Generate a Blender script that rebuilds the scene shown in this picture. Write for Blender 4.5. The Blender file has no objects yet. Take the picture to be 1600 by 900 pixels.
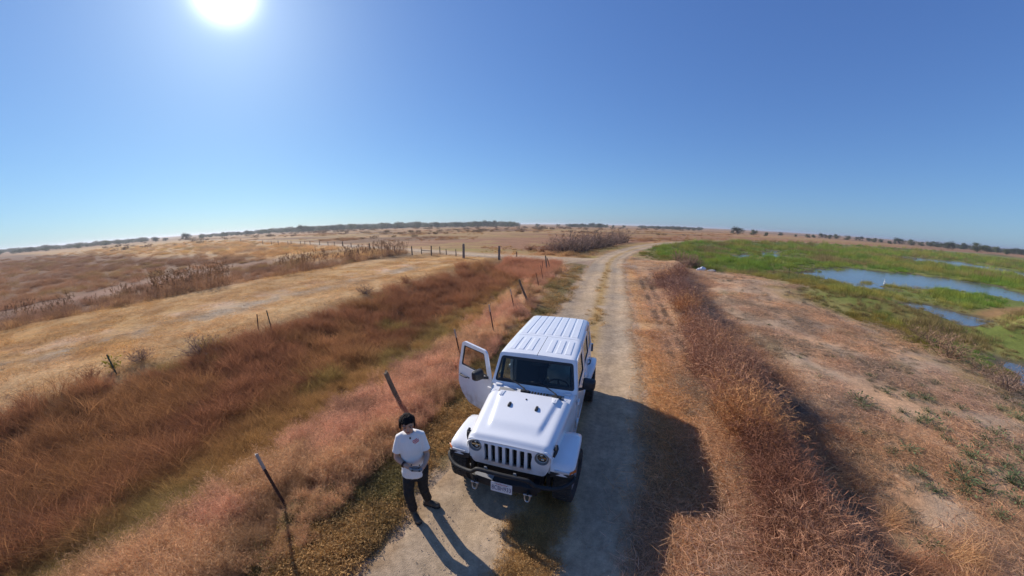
import bpy, bmesh, math, random
import numpy as np
from mathutils import Vector, Matrix

# ------------------------------------------------------------------ camera, sky, sun, exposure
scene = bpy.context.scene
PI = math.pi
R = math.radians
CAM_H = 4.023
cam_data = bpy.data.cameras.new("camera")
cam = bpy.data.objects.new("camera", cam_data)
scene.collection.objects.link(cam)
scene.camera = cam
cam.location = (0, 0, CAM_H)
cam.rotation_euler = (R(90 - 11.26), 0, 0)
cam_data.type = 'PANO'                                  # wide 360-camera style lens of the drone
cam_data.panorama_type = 'FISHEYE_LENS_POLYNOMIAL'
cam_data.fisheye_fov = R(200)
cam_data.sensor_fit = 'HORIZONTAL'
cam_data.sensor_width = 36.0
cam_data.sensor_height = 20.25
cam_data.fisheye_polynomial_k0 = 0.0
cam_data.fisheye_polynomial_k1 = -8.78104836e-02
cam_data.fisheye_polynomial_k2 = 1.70057912e-04
cam_data.fisheye_polynomial_k3 = 8.90164216e-05
cam_data.fisheye_polynomial_k4 = -1.96757812e-06
cam_data.clip_start = 0.05
cam_data.clip_end = 20000.0

SUN_AZ = R(-45.0)      # from +Y towards +X
SUN_EL = R(31.0)
SUN_DIR = Vector((math.sin(SUN_AZ) * math.cos(SUN_EL), math.cos(SUN_AZ) * math.cos(SUN_EL), math.sin(SUN_EL)))

world = bpy.data.worlds.new("World")
scene.world = world
world.use_nodes = True
wn, wl = world.node_tree.nodes, world.node_tree.links
wn.clear()
w_out = wn.new('ShaderNodeOutputWorld')
w_bg = wn.new('ShaderNodeBackground')
w_sky = wn.new('ShaderNodeTexSky')
w_sky.sky_type = 'NISHITA'
w_sky.sun_disc = False
w_sky.sun_elevation = SUN_EL
w_sky.sun_rotation = SUN_AZ
w_sky.altitude = 0.0
w_sky.air_density = 1.0
w_sky.dust_density = 0.3
w_sky.ozone_density = 3.0
SKY_STRENGTH = 0.10
w_bg.inputs['Strength'].default_value = SKY_STRENGTH
# the sun itself with the bright air round it
w_tc = wn.new('ShaderNodeTexCoord')
w_dot = wn.new('ShaderNodeVectorMath'); w_dot.operation = 'DOT_PRODUCT'
w_dot.inputs[1].default_value = SUN_DIR
w_nrm = wn.new('ShaderNodeVectorMath'); w_nrm.operation = 'NORMALIZE'
wl.new(w_tc.outputs['Generated'], w_nrm.inputs[0])
wl.new(w_nrm.outputs[0], w_dot.inputs[0])
w_ac = wn.new('ShaderNodeMath'); w_ac.operation = 'ARCCOSINE'
wl.new(w_dot.outputs['Value'], w_ac.inputs[0])
def w_math(op, a, b):
    n = wn.new('ShaderNodeMath'); n.operation = op
    for i, v in enumerate((a, b)):
        if isinstance(v, (int, float)): n.inputs[i].default_value = v
        elif v is not None: wl.new(v, n.inputs[i])
    return n.outputs[0]
ang = w_ac.outputs[0]
g1 = w_math('EXPONENT', w_math('MULTIPLY', w_math('POWER', w_math('DIVIDE', ang, R(2.7)), 2.0), -1.0), None)
g2 = w_math('EXPONENT', w_math('MULTIPLY', w_math('DIVIDE', ang, R(6.0)), -1.0), None)
g3 = w_math('EXPONENT', w_math('MULTIPLY', w_math('DIVIDE', ang, R(20.0)), -1.0), None)
glow = w_math('ADD', w_math('ADD', w_math('MULTIPLY', g1, 2.6), w_math('MULTIPLY', g2, 0.28)), w_math('MULTIPLY', g3, 0.05))
w_gl = wn.new('ShaderNodeBackground')
w_gl.inputs['Color'].default_value = (1.0, 0.985, 0.94, 1)
wl.new(glow, w_gl.inputs['Strength'])
w_add = wn.new('ShaderNodeAddShader')
# tone of the air: per-channel response of the sky colour
w_sep = wn.new('ShaderNodeSeparateColor'); w_cmb = wn.new('ShaderNodeCombineColor')
wl.new(w_sky.outputs[0], w_sep.inputs[0])
for ch, (gm, gain) in enumerate(((0.730, 0.77), (0.731, 1.165), (0.566, 2.36))):
    wl.new(w_math('MULTIPLY', w_math('POWER', w_sep.outputs[ch], gm), gain), w_cmb.inputs[ch])
wl.new(w_cmb.outputs[0], w_bg.inputs['Color'])
wl.new(w_bg.outputs[0], w_add.inputs[0]); wl.new(w_gl.outputs[0], w_add.inputs[1])
wl.new(w_add.outputs[0], w_out.inputs['Surface'])

sun_data = bpy.data.lights.new("sun", 'SUN')
sun_data.energy = 4.9
sun_data.angle = R(0.55)
sun_data.color = (1.0, 0.915, 0.80)
sun = bpy.data.objects.new("sun", sun_data)
scene.collection.objects.link(sun)
sun.location = (-30, 30, 30)
sun.rotation_euler = (-SUN_DIR).to_track_quat('-Z', 'Y').to_euler()

scene.view_settings.view_transform = 'Standard'
scene.view_settings.look = 'None'
scene.view_settings.exposure = 0.12
scene.view_settings.gamma = 1.0
scene.view_settings.use_curve_mapping = False
scene.render.engine = 'CYCLES'
scene.cycles.max_bounces = 6
scene.cycles.diffuse_bounces = 2
scene.cycles.transparent_max_bounces = 12
scene.cycles.use_denoising = True
scene.cycles.adaptive_threshold = 0.015
scene.cycles.caustics_reflective = False
scene.cycles.caustics_refractive = False

# ------------------------------------------------------------------ helpers
rng = np.random.default_rng(7)
random.seed(7)
COL = scene.collection

def tag(o, label=None, cat=None, group=None, kind=None):
    if label: o['label'] = label
    if cat: o['category'] = cat
    if group: o['group'] = group
    if kind: o['kind'] = kind
    return o

def empty(name, loc=(0, 0, 0), rz=0.0):
    o = bpy.data.objects.new(name, None)
    o.empty_display_size = 0.2
    COL.objects.link(o)
    o.location = loc
    o.rotation_euler = (0, 0, rz)
    return o

def copy_tree(o, parent=None):
    c = o.copy(); COL.objects.link(c)
    c.parent = parent
    for ch in o.children:
        copy_tree(ch, c)
    return c

class MB:
    """collects vertices and faces; build() links them as one mesh object"""
    def __init__(self): self.v = []; self.f = []; self.m = []
    def add(self, vs, fs, mi=0):
        b = len(self.v)
        self.v += [tuple(p) for p in vs]
        for f in fs:
            self.f.append(tuple(i + b for i in f)); self.m.append(mi)
        return self
    def box(self, lo, hi, mi=0, mat=None):
        x0, y0, z0 = lo; x1, y1, z1 = hi
        vs = [(x0, y0, z0), (x1, y0, z0), (x1, y1, z0), (x0, y1, z0), (x0, y0, z1), (x1, y0, z1), (x1, y1, z1), (x0, y1, z1)]
        if mat is not None: vs = [mat @ Vector(p) for p in vs]
        return self.add(vs, [(0, 3, 2, 1), (4, 5, 6, 7), (0, 1, 5, 4), (1, 2, 6, 5), (2, 3, 7, 6), (3, 0, 4, 7)], mi)
    def loft(self, secs, closed=True, caps=True, mi=0):
        n = len(secs[0]); vs = [p for s in secs for p in s]; fs = []
        m = n if closed else n - 1
        for i in range(len(secs) - 1):
            for j in range(m):
                a = i * n + j; b = i * n + (j + 1) % n
                fs.append((a, b, b + n, a + n))
        if caps and closed:
            fs.append(tuple(range(n))[::-1]); fs.append(tuple((len(secs) - 1) * n + j for j in range(n)))
        return self.add(vs, fs, mi)
    def tube(self, pts, rad, seg=8, mi=0, caps=True):
        pts = [Vector(p) for p in pts]
        if isinstance(rad, (int, float)): rad = [rad] * len(pts)
        secs = []; up = None
        for i, p in enumerate(pts):
            d = (pts[min(i + 1, len(pts) - 1)] - pts[max(i - 1, 0)]).normalized()
            if up is None:
                up = Vector((0, 0, 1)) if abs(d.z) < 0.9 else Vector((1, 0, 0))
            a = d.cross(up)
            if a.length < 1e-4: a = d.cross(Vector((0.3, 1, 0.2)))
            a.normalize(); b = a.cross(d).normalized(); up = b
            secs.append([p + (a * math.cos(2 * PI * k / seg) + b * math.sin(2 * PI * k / seg)) * rad[i] for k in range(seg)])
        return self.loft(secs, True, caps, mi)
    def lathe(self, prof, axis='x', seg=24, center=(0, 0, 0), mi=0, caps=False):
        """prof: (axial, radius)"""
        secs = []
        c = Vector(center)
        for a, r in prof:
            s = []
            for k in range(seg):
                t = 2 * PI * k / seg
                if axis == 'x': p = (a, r * math.cos(t), r * math.sin(t))
                elif axis == 'y': p = (r * math.sin(t), a, r * math.cos(t))
                else: p = (r * math.cos(t), r * math.sin(t), a)
                s.append(c + Vector(p))
            secs.append(s)
        return self.loft(secs, True, caps, mi)
    def ellipsoid(self, c, r, seg=14, rings=9, rot=None, mi=0):
        c = Vector(c); vs = []; fs = []
        for i in range(rings + 1):
            th = PI * i / rings
            for k in range(seg):
                ph = 2 * PI * k / seg
                p = Vector((r[0] * math.sin(th) * math.cos(ph), r[1] * math.sin(th) * math.sin(ph), r[2] * math.cos(th)))
                if rot is not None: p = rot @ p
                vs.append(c + p)
        for i in range(rings):
            for k in range(seg):
                a = i * seg + k; b = i * seg + (k + 1) % seg
                fs.append((a, a + seg, b + seg, b))
        return self.add(vs, fs, mi)
    def mesh(self, name, mats, smooth=30, bevel=0.0, bseg=2, merge=False):
        me = bpy.data.meshes.new(name)
        me.from_pydata(self.v, [], self.f)
        if not isinstance(mats, (list, tuple)): mats = [mats]
        for m in mats: me.materials.append(M[m])
        if len(mats) > 1: me.polygons.foreach_set('material_index', self.m)
        bm = bmesh.new(); bm.from_mesh(me)
        if merge: bmesh.ops.remove_doubles(bm, verts=bm.verts, dist=1e-5)
        bmesh.ops.recalc_face_normals(bm, faces=bm.faces)
        if bevel > 0:
            ed = [e for e in bm.edges if len(e.link_faces) == 2 and e.calc_face_angle(0) > R(28)]
            bmesh.ops.bevel(bm, geom=ed, offset=bevel, segments=bseg, affect='EDGES', profile=0.6, clamp_overlap=True)
        bm.to_mesh(me); bm.free()
        if smooth:
            me.polygons.foreach_set('use_smooth', [True] * len(me.polygons))
            me.set_sharp_from_angle(angle=R(smooth))
        me.update()
        return me
    def build(self, name, mats, parent=None, **k):
        o = bpy.data.objects.new(name, self.mesh(name, mats, **k))
        COL.objects.link(o)
        o.parent = parent
        return o

# ------------------------------------------------------------------ numpy noise
def _hash(ix, iy, seed):
    h = (ix.astype(np.int64) * 374761393 + iy.astype(np.int64) * 668265263 + seed * 1442695041) & 0xFFFFFFFF
    h = ((h ^ (h >> 13)) * 1274126177) & 0xFFFFFFFF
    h = h ^ (h >> 16)
    return (h & 0xFFFFFF) / float(0xFFFFFF)

def vnoise(x, y, seed=0):
    x = np.asarray(x, float); y = np.asarray(y, float)
    ix = np.floor(x); iy = np.floor(y); fx = x - ix; fy = y - iy
    fx = fx * fx * (3 - 2 * fx); fy = fy * fy * (3 - 2 * fy)
    a = _hash(ix, iy, seed); b = _hash(ix + 1, iy, seed); c = _hash(ix, iy + 1, seed); d = _hash(ix + 1, iy + 1, seed)
    return (a * (1 - fx) + b * fx) * (1 - fy) + (c * (1 - fx) + d * fx) * fy

def fbm(x, y, scale=1.0, oct=4, seed=0):
    s = 0; amp = 1; tot = 0; f = scale
    for k in range(oct):
        s = s + amp * vnoise(np.asarray(x) * f + 17.3 * k, np.asarray(y) * f - 9.1 * k, seed + k); tot += amp; amp *= 0.5; f *= 2.03
    return s / tot

def sstep(a, b, x):
    t = np.clip((np.asarray(x, float) - a) / (b - a), 0, 1)
    return t * t * (3 - 2 * t)

# ------------------------------------------------------------------ materials
M = {}
def mat(name, color=(0.5, 0.5, 0.5), rough=0.6, metal=0.0, coat=0.0, spec=0.5, noise=None, bump=None, ior=None):
    """noise: (scale, amount) brightness variation; bump: (scale, strength, distance)"""
    m = bpy.data.materials.new(name); M[name] = m
    m.use_nodes = True
    nt = m.node_tree; b = nt.nodes['Principled BSDF']
    b.inputs['Base Color'].default_value = (*color, 1)
    b.inputs['Roughness'].default_value = rough
    b.inputs['Metallic'].default_value = metal
    b.inputs['Coat Weight'].default_value = coat
    b.inputs['Coat Roughness'].default_value = 0.04
    b.inputs['Specular IOR Level'].default_value = spec
    if noise or bump:
        tc = nt.nodes.new('ShaderNodeTexCoord')
    if noise:
        n = nt.nodes.new('ShaderNodeTexNoise'); n.inputs['Scale'].default_value = noise[0]; n.inputs['Detail'].default_value = 5
        nt.links.new(tc.outputs['Object'], n.inputs['Vector'])
        mr = nt.nodes.new('ShaderNodeMapRange')
        mr.inputs['From Min'].default_value = 0.25; mr.inputs['From Max'].default_value = 0.75
        mr.inputs['To Min'].default_value = 1 - noise[1]; mr.inputs['To Max'].default_value = 1 + noise[1]
        nt.links.new(n.outputs['Fac'], mr.inputs['Value'])
        hs = nt.nodes.new('ShaderNodeHueSaturation'); hs.inputs['Color'].default_value = (*color, 1)
        nt.links.new(mr.outputs[0], hs.inputs['Value'])
        nt.links.new(hs.outputs[0], b.inputs['Base Color'])
    if bump:
        n2 = nt.nodes.new('ShaderNodeTexNoise'); n2.inputs['Scale'].default_value = bump[0]; n2.inputs['Detail'].default_value = 4
        nt.links.new(tc.outputs['Object'], n2.inputs['Vector'])
        bp = nt.nodes.new('ShaderNodeBump'); bp.inputs['Strength'].default_value = bump[1]; bp.inputs['Distance'].default_value = bump[2]
        nt.links.new(n2.outputs['Fac'], bp.inputs['Height']); nt.links.new(bp.outputs[0], b.inputs['Normal'])
    return m

def foliage_mat(name, color, trans=0.35, rough=0.75, vary=0.25, tint=True):
    """leaf / straw: diffuse plus light passing through; colour comes from the instance's own tint when tint is set"""
    m = bpy.data.materials.new(name); M[name] = m
    m.use_nodes = True
    nt = m.node_tree; b = nt.nodes['Principled BSDF']; out = nt.nodes['Material Output']
    b.inputs['Roughness'].default_value = rough; b.inputs['Specular IOR Level'].default_value = 0.25
    oi = nt.nodes.new('ShaderNodeObjectInfo')
    mr = nt.nodes.new('ShaderNodeMapRange'); mr.inputs['To Min'].default_value = 1 - vary; mr.inputs['To Max'].default_value = 1 + vary
    nt.links.new(oi.outputs['Random'], mr.inputs['Value'])
    hs = nt.nodes.new('ShaderNodeHueSaturation')
    nt.links.new(mr.outputs[0], hs.inputs['Value'])
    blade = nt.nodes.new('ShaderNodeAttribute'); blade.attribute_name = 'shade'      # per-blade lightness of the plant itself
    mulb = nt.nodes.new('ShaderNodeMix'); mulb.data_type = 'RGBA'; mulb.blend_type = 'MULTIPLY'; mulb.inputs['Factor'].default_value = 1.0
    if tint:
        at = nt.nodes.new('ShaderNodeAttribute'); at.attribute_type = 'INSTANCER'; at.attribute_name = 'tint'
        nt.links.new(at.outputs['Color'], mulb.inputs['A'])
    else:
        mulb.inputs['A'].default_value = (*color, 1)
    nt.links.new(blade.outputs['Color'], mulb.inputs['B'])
    nt.links.new(mulb.outputs['Result'], hs.inputs['Color'])
    nt.links.new(hs.outputs[0], b.inputs['Base Color'])
    tr = nt.nodes.new('ShaderNodeBsdfTranslucent')
    nt.links.new(hs.outputs[0], tr.inputs['Color'])
    mx = nt.nodes.new('ShaderNodeMixShader'); mx.inputs[0].default_value = trans
    nt.links.new(b.outputs[0], mx.inputs[1]); nt.links.new(tr.outputs[0], mx.inputs[2])
    nt.links.new(mx.outputs[0], out.inputs['Surface'])
    return m
# ------------------------------------------------------------------ the land
def catmull(P, n=14):
    P = [np.array(p, float) for p in P]; out = []
    P = [2 * P[0] - P[1]] + P + [2 * P[-1] - P[-2]]
    for i in range(1, len(P) - 2):
        for k in range(n):
            t = k / n
            out.append(0.5 * ((2 * P[i]) + (-P[i - 1] + P[i + 1]) * t + (2 * P[i - 1] - 5 * P[i] + 4 * P[i + 1] - P[i + 2]) * t * t + (-P[i - 1] + 3 * P[i] - 3 * P[i + 1] + P[i + 2]) * t ** 3))
    out.append(P[-2])
    return np.array(out)

ROAD = catmull([(-30, -89), (-13.93, -40), (-7.4, -20), (-0.86, 0), (1.43, 7), (3.785, 14.2), (8.0, 27.3), (11.2, 36.5), (16.3, 46.8), (24.7, 60.3), (35.2, 73.1), (52, 88), (80, 103), (130, 118), (220, 128)])
BRANCH = catmull([(9.5, 34.0), (6.5, 37.0), (2.6, 39.4), (-3.2, 42.2), (-10, 47.0), (-24, 58.0), (-58, 84.5), (-104, 120), (-188, 179), (-318, 265)])
MARSH = [(27.5, 62), (20.5, 46), (20.2, 39), (22, 34.4), (24.8, 31), (24.6, 24), (22.4, 18.5), (22.4, 16), (22.6, 13.5), (22.3, 12), (20.7, 10), (20.1, 8.2), (20.5, 6.5), (18, 4.5), (14, -5), (60, -60), (200, -40), (317, 106), (349, 173), (249, 161), (177, 150), (120, 137), (79, 122), (52, 103), (38, 82)]
ROAD_S0 = None
def line_coords(L, x, y):
    """nearest point of polyline L: along s, signed lateral t (right positive)"""
    x = np.asarray(x, float).ravel(); y = np.asarray(y, float).ravel()
    seg = L[1:] - L[:-1]; ln = np.hypot(seg[:, 0], seg[:, 1]); cum = np.concatenate([[0], np.cumsum(ln)])
    bs = np.zeros(len(x)); bt = np.full(len(x), 1e9)
    for i in range(len(seg)):
        dx = x - L[i, 0]; dy = y - L[i, 1]; ux, uy = seg[i] / ln[i]
        u = dx * ux + dy * uy
        uc = np.clip(u, 0 if i > 0 else -1e6, ln[i] if i < len(seg) - 1 else 1e6)
        d = np.hypot(dx - uc * ux, dy - uc * uy)
        lat = dx * uy - dy * ux
        t = np.where(lat >= 0, d, -d)
        w = d < np.abs(bt)
        bt = np.where(w, t, bt); bs = np.where(w, cum[i] + uc, bs)
    return bs, bt
_s, _t = line_coords(ROAD, [3.785], [14.2]); ROAD_S0 = float(_s[0])      # s is counted from the bend-free stretch behind the car

WATER_Z = -1.10
PONDS = [  # outlines on the marsh, metres
    [(39.2, 37.2), (47.9, 41.3), (53.5, 41.3), (58.5, 37.2), (63.6, 33.5), (64.8, 28.9), (60.9, 24.9), (59.3, 21.6), (55.7, 17.3), (47.2, 12.3), (40.2, 10.7), (49.5, 17.8), (50.2, 20.3), (49.1, 23.6), (44.3, 25.7), (40.9, 26.1), (37.8, 24.7), (34.8, 25.7), (36.4, 30.2), (35.4, 32.8)],
    [(31.5, 19.3), (35.0, 19.6), (34.2, 16.6), (33.3, 14.1), (30.1, 12.8), (28.1, 13.4), (27.8, 15.3), (28.8, 17.1)],
    [(103.2, 69.1), (121.3, 72.1), (128.9, 63.4), (119.9, 50.0), (105.3, 34.7), (94.0, 30.9), (101.4, 42.1), (103.3, 50.7), (100.2, 57.8)],
    [(56.2, 65.6), (67.4, 75.1), (65.9, 69.7), (57.9, 60.6), (50.7, 55.5), (50.3, 57.7)],
    [(43.3, 58.5), (50.4, 62.7), (44.9, 55.4), (40.2, 52.4)],
    [(23.0, 8.7), (23.4, 7.8), (21.5, 6.1), (18.0, 4.9), (18.7, 5.7), (20.7, 7.3)],
    [(98.0, 140.6), (159.9, 200.6), (194.2, 211.4), (158.3, 172.3), (119.4, 144.9), (95.3, 132.0)],
    [(94.0, 254.8), (191.5, 443.2), (240.2, 416.8), (196.5, 327.7), (145.9, 299.8), (80.6, 190.8)],
    [(50.5, 119.4), (71.1, 139.4), (82.6, 137.4), (72.6, 120.7), (58.3, 114.1)],
    [(168.2, 138.9), (303.7, 228.4), (253.5, 164.3), (210.6, 136.3), (168.0, 127.7)],
]
def poly_sd(P, x, y):
    """signed distance to a closed outline, negative inside"""
    P = np.array(P, float); n = len(P)
    d = np.full(x.shape, 1e18); inside = np.zeros(x.shape, bool)
    for i in range(n):
        a = P[i]; b = P[(i + 1) % n]; e = b - a
        wx = x - a[0]; wy = y - a[1]
        k = np.clip((wx * e[0] + wy * e[1]) / (e @ e), 0, 1)
        d = np.minimum(d, (wx - k * e[0]) ** 2 + (wy - k * e[1]) ** 2)
        c = ((a[1] <= y) & (b[1] > y)) | ((b[1] <= y) & (a[1] > y))
        with np.errstate(divide='ignore', invalid='ignore'):
            xi = a[0] + (y - a[1]) / (b[1] - a[1] + 1e-30) * e[0]
        inside ^= c & (x < xi)
    d = np.sqrt(d)
    return np.where(inside, -d, d)

def land(x, y):
    """height and the lateral fields everything else is laid out with"""
    shp = np.shape(x); x = np.asarray(x, float).ravel(); y = np.asarray(y, float).ravel()
    s, t = line_coords(ROAD, x, y); s = s - ROAD_S0
    sb, tb = line_coords(BRANCH, x, y)
    r = np.hypot(x, y)
    n1 = fbm(x, y, 0.35, 3, 3) - 0.5; n2 = fbm(x, y, 1.7, 3, 11) - 0.5; n3 = fbm(x, y, 0.05, 3, 5) - 0.5
    # left of the road: verge, ditch, mown levee, wet flats
    L = -t
    zl = np.interp(L, [0, 1.7, 2.6, 3.4, 4.3, 6.0, 8.0, 10.0, 12.0, 13.4, 15, 26, 28.5, 31, 60], [0, -0.03, 0.0, -0.02, -0.22, -0.75, -0.95, -0.85, -0.45, -0.12, -0.02, -0.05, -0.25, -0.8, -0.8])
    ditch_end = sstep(14.0, 20.0, s)            # the ditch stops short of the branch road
    zl_flat = np.interp(L, [0, 1.7, 3, 6, 60], [0, -0.03, -0.05, -0.18, -0.3])
    zl = zl * (1 - ditch_end) + zl_flat * ditch_end
    beyond = sstep(-2, 6, tb * -1.0)            # the far side of the branch road is a plain field
    zr = np.interp(t, [0, 1.7, 2.2, 3.2, 4.2, 5.4, 6.8, 9, 18, 22, 30, 60], [0, -0.03, 0.02, 0.05, 0.10, -0.18, -0.42, -0.42, -0.86, -0.98, -1.0, -1.0])
    w = sstep(0, 24, s); tt = t - 3.2 * w * sstep(2.4, 6, t) + 0.75 * sstep(-4, -11, s) * sstep(2.4, 3.4, t)     # the brush bank swings away from the road with distance
    zr = np.interp(tt, [0, 1.7, 2.2, 3.2, 4.0, 4.5, 5.3, 6.2, 7.4, 9, 17, 20, 30, 60], [0, -0.03, 0.02, 0.06, 0.24, 0.20, -0.40, -0.46, -0.34, -0.40, -0.86, -0.98, -1.0, -1.0])
    md = poly_sd(MARSH, x, y) + (fbm(x, y, .18, 3, 7) - .5) * np.clip(r * .12, 2.5, 30)
    wet = sstep(4.0, -2.0, md) * sstep(2.6, 12.0, t)
    zr = zr * (1 - wet) + (-0.96) * wet
    z = np.where(t < 0, zl, zr)
    rd = np.minimum(np.abs(t), 40)
    z = z + n1 * 0.16 * sstep(2.0, 6, rd) + n2 * 0.05 * sstep(1.8, 3.5, rd) + n3 * 0.35 * sstep(15, 40, rd) * sstep(0, 1, (t < 0) * 1.0)
    bd = np.abs(tb)
    bz = 1 - sstep(1.8, 6.0, bd)
    z = z * (1 - bz) + (-0.05) * bz
    # the main road itself stays level with wheel ruts
    rz = 1 - sstep(1.6, 2.6, np.abs(t))
    z = z * (1 - rz) + rz * (-0.035 * np.exp(-((np.abs(t) - 0.95) / 0.33) ** 2) - 0.01 + n2 * 0.02)
    # ponds
    pd = np.full(x.shape, 1e9)
    for P in PONDS:
        pd = np.minimum(pd, poly_sd(P, x, y))
    pdn = pd + n1 * np.clip(r * 0.055, 0.6, 6) * 1.6 + (fbm(x, y, 1.1, 2, 13) - .5) * np.clip(r * .03, .3, 3) - np.clip((r - 80) * .03, 0, 6)
    z = np.where(t > 8, np.minimum(z, np.maximum(WATER_Z - 0.25, WATER_Z + 0.02 + np.where(pdn < 1.5, pdn * 0.10, 0.15 + (pdn - 1.5) * 0.6))), z)
    # very far the land sinks gently to a flat plain
    far = sstep(150, 500, r)
    z = z * (1 - far) + (-0.9) * far * (t < 0) + far * (t >= 0) * np.minimum(z, -0.95) 
    z = np.where((far > 0) & (pdn < 0) & (t > 8), np.minimum(z, WATER_Z - 0.1), z)
    return z.reshape(shp), dict(s=s.reshape(shp), t=t.reshape(shp), tt=np.where(t > 0, tt, t).reshape(shp), tb=tb.reshape(shp), sb=sb.reshape(shp), pd=pdn.reshape(shp), r=r.reshape(shp), md=md.reshape(shp), de=ditch_end.reshape(shp))

def zat(x, y):
    z, _ = land(np.array([x], float), np.array([y], float)); return float(z[0])
# ------------------------------------------------------------------ ground sheet (rings that widen with distance)
NA, NR = 840, 430
rad = np.concatenate([[0.0], np.exp(np.linspace(math.log(0.6), math.log(9000.0), NR))])
# rays are denser ahead, where the picture looks
_u = np.linspace(0, 1, NA, endpoint=False)
azim = 2 * PI * _u + 0.55 * np.sin(2 * PI * _u) * -1.0            # 0 = +Y
azim = azim
A_, R_ = np.meshgrid(azim, rad[1:], indexing='xy')
gx = np.concatenate([[0.0], (np.sin(A_) * R_).ravel()]); gy = np.concatenate([[0.0], (np.cos(A_) * R_).ravel()])
gz, F = land(gx, gy)

def ground_colour(x, y, F):
    """the soil, litter and turf colour of each place"""
    t, s, tt, tb, pd, r, de, md = (F[k] for k in ('t', 's', 'tt', 'tb', 'pd', 'r', 'de', 'md'))
    nA = fbm(x, y, 0.9, 4, 21); nB = fbm(x, y, 0.18, 4, 31); nC = fbm(x, y, 3.5, 3, 41); nD = fbm(x, y, 0.03, 4, 51); nE = fbm(x, y, 0.012, 3, 61)
    n = len(x)
    def C(*c): return np.tile(np.array(c, float), (n, 1))
    def mixc(a, b, k): k = np.clip(np.broadcast_to(k, (n,)), 0, 1)[:, None]; return a * (1 - k) + b * k
    straw = mixc(C(0.53, 0.315, 0.175), C(0.45, 0.25, 0.135), sstep(0.3, 0.7, nA))
    straw = mixc(straw, C(0.28, 0.21, 0.15), sstep(0.52, 0.75, nB) * 0.5)
    mown = mixc(C(0.58, 0.34, 0.13), C(0.49, 0.275, 0.105), sstep(0.35, 0.68, nA))
    mown = mixc(mown, C(0.55, 0.34, 0.16), sstep(0.5, 0.72, nB))
    mown = mixc(mown, C(0.34, 0.26, 0.11), sstep(0.55, 0.75, nD) * 0.5)
    streak = fbm(-t * 1.1, s * .045, 1.0, 4, 101)
    mown = mixc(mown, C(0.36, 0.215, 0.085), sstep(.50, .62, streak) * .55)
    mown = mixc(mown, C(0.62, 0.40, 0.19), sstep(.46, .36, streak) * .5)
    red = mixc(C(0.13, 0.062, 0.03), C(0.17, 0.09, 0.035), nA)
    verge = mixc(C(0.15, 0.11, 0.04), C(0.22, 0.14, 0.06), sstep(0.35, 0.7, nA))
    dirt = mixc(C(0.31, 0.25, 0.19), C(0.27, 0.21, 0.16), nC)
    flats = mixc(C(0.18, 0.095, 0.054), C(0.21, 0.115, 0.062), sstep(0.35, 0.65, nB))
    flats = mixc(flats, C(0.14, 0.085, 0.05), sstep(0.5, 0.66, nD))
    field = mixc(C(0.39, 0.215, 0.10), C(0.33, 0.205, 0.08), sstep(0.4, 0.62, nD))
    field = mixc(field, C(0.19, 0.10, 0.05), sstep(0.55, 0.7, fbm(x, y * 2.2, 0.02, 4, 71)))
    green = mixc(C(0.16, 0.185, 0.042), C(0.20, 0.175, 0.055), sstep(0.35, 0.7, nB))
    green = mixc(green, C(0.14, 0.11, 0.045), sstep(0.55, 0.75, nD))
    mud = C(0.09, 0.075, 0.055)
    L = -t
    # left bands
    c = verge
    c = mixc(c, mixc(straw, red, 0.35), sstep(2.7, 3.3, L + (nA - .5)))
    c = mixc(c, red, sstep(5.0, 6.5, L + (nA - .5)))
    c = mixc(c, mixc(mown, C(0.20, 0.16, 0.09), 0.3), sstep(11.8, 13.2, L + (nB - .5) * 1.5))
    c = mixc(c, mown, sstep(13.0, 14.5, L))
    c = mixc(c, C(0.60, 0.41, 0.27), np.exp(-((L - 20.0 - 3 * (nB - .5)) / 1.0) ** 2) * sstep(.40, .6, nA) * 0.8 * (1 - de))
    c = mixc(c, C(0.42, 0.355, 0.28), np.exp(-((L - 17.8 - 2 * (nB - .5)) / 1.2) ** 2) * sstep(.42, .62, fbm(x, y, .7, 3, 81)) * 0.75)
    c = mixc(c, flats, sstep(27.0, 29.5, L + (nB - .5) * 3))
    path = np.exp(-((L - 40 - 7 * np.sin(s * 0.06 + 1.0) - 0.1 * s) / 3.5) ** 2) * (s < 30)
    c = mixc(c, C(0.33, 0.185, 0.125), path * 0.6 * sstep(.3, .6, nB + .15))
    end_l = mixc(mown, C(0.27, 0.20, 0.13), sstep(.4, .65, nB) * .6)
    c = mixc(c, mixc(end_l, verge, sstep(6, 3, L)), de)
    # far side of the branch road
    c = mixc(c, mixc(field, C(0.27, 0.21, 0.06), sstep(75, 45, r) * sstep(.3, .6, nB)), sstep(1.5, 5.0, tb) * (t < 0))
    c = mixc(c, C(0.29, 0.145, 0.075), sstep(30, 36, s) * sstep(4, 8, L) * sstep(75, 40, L + (nD - .5) * 60) * sstep(.3, .5, nB) * (tb > 3))
    # right bands
    cr = mixc(straw, C(0.51, 0.295, 0.125), np.exp(-((tt - 2.1) / 0.45) ** 2) * 0.65)
    for off in (2.72, 3.20):
        cr = mixc(cr, C(0.25, 0.175, 0.125), np.exp(-((tt - off) / 0.12) ** 2) * sstep(.30, .55, nC) * (s > -9) * 0.8)
    bank = mixc(straw, C(0.44, 0.315, 0.21), sstep(0.35, 0.62, nA) * .75)
    bank = mixc(bank, C(0.16, 0.14, 0.06), sstep(0.62, 0.78, fbm(x, y, .5, 4, 91)) * .6)
    cr = mixc(cr, C(0.26, 0.14, 0.08), sstep(3.6, 4.2, tt + (nA - .5)))
    cr = mixc(cr, bank, sstep(6.0, 7.6, tt + (nA - .5) * 2))
    bend = sstep(14, 20, s)                      # past the bend the bank is gone: bare straw, then marsh
    cr = mixc(cr, mixc(straw, C(0.42, 0.27, 0.15), .5), bend * sstep(2.0, 3.0, t))
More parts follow.
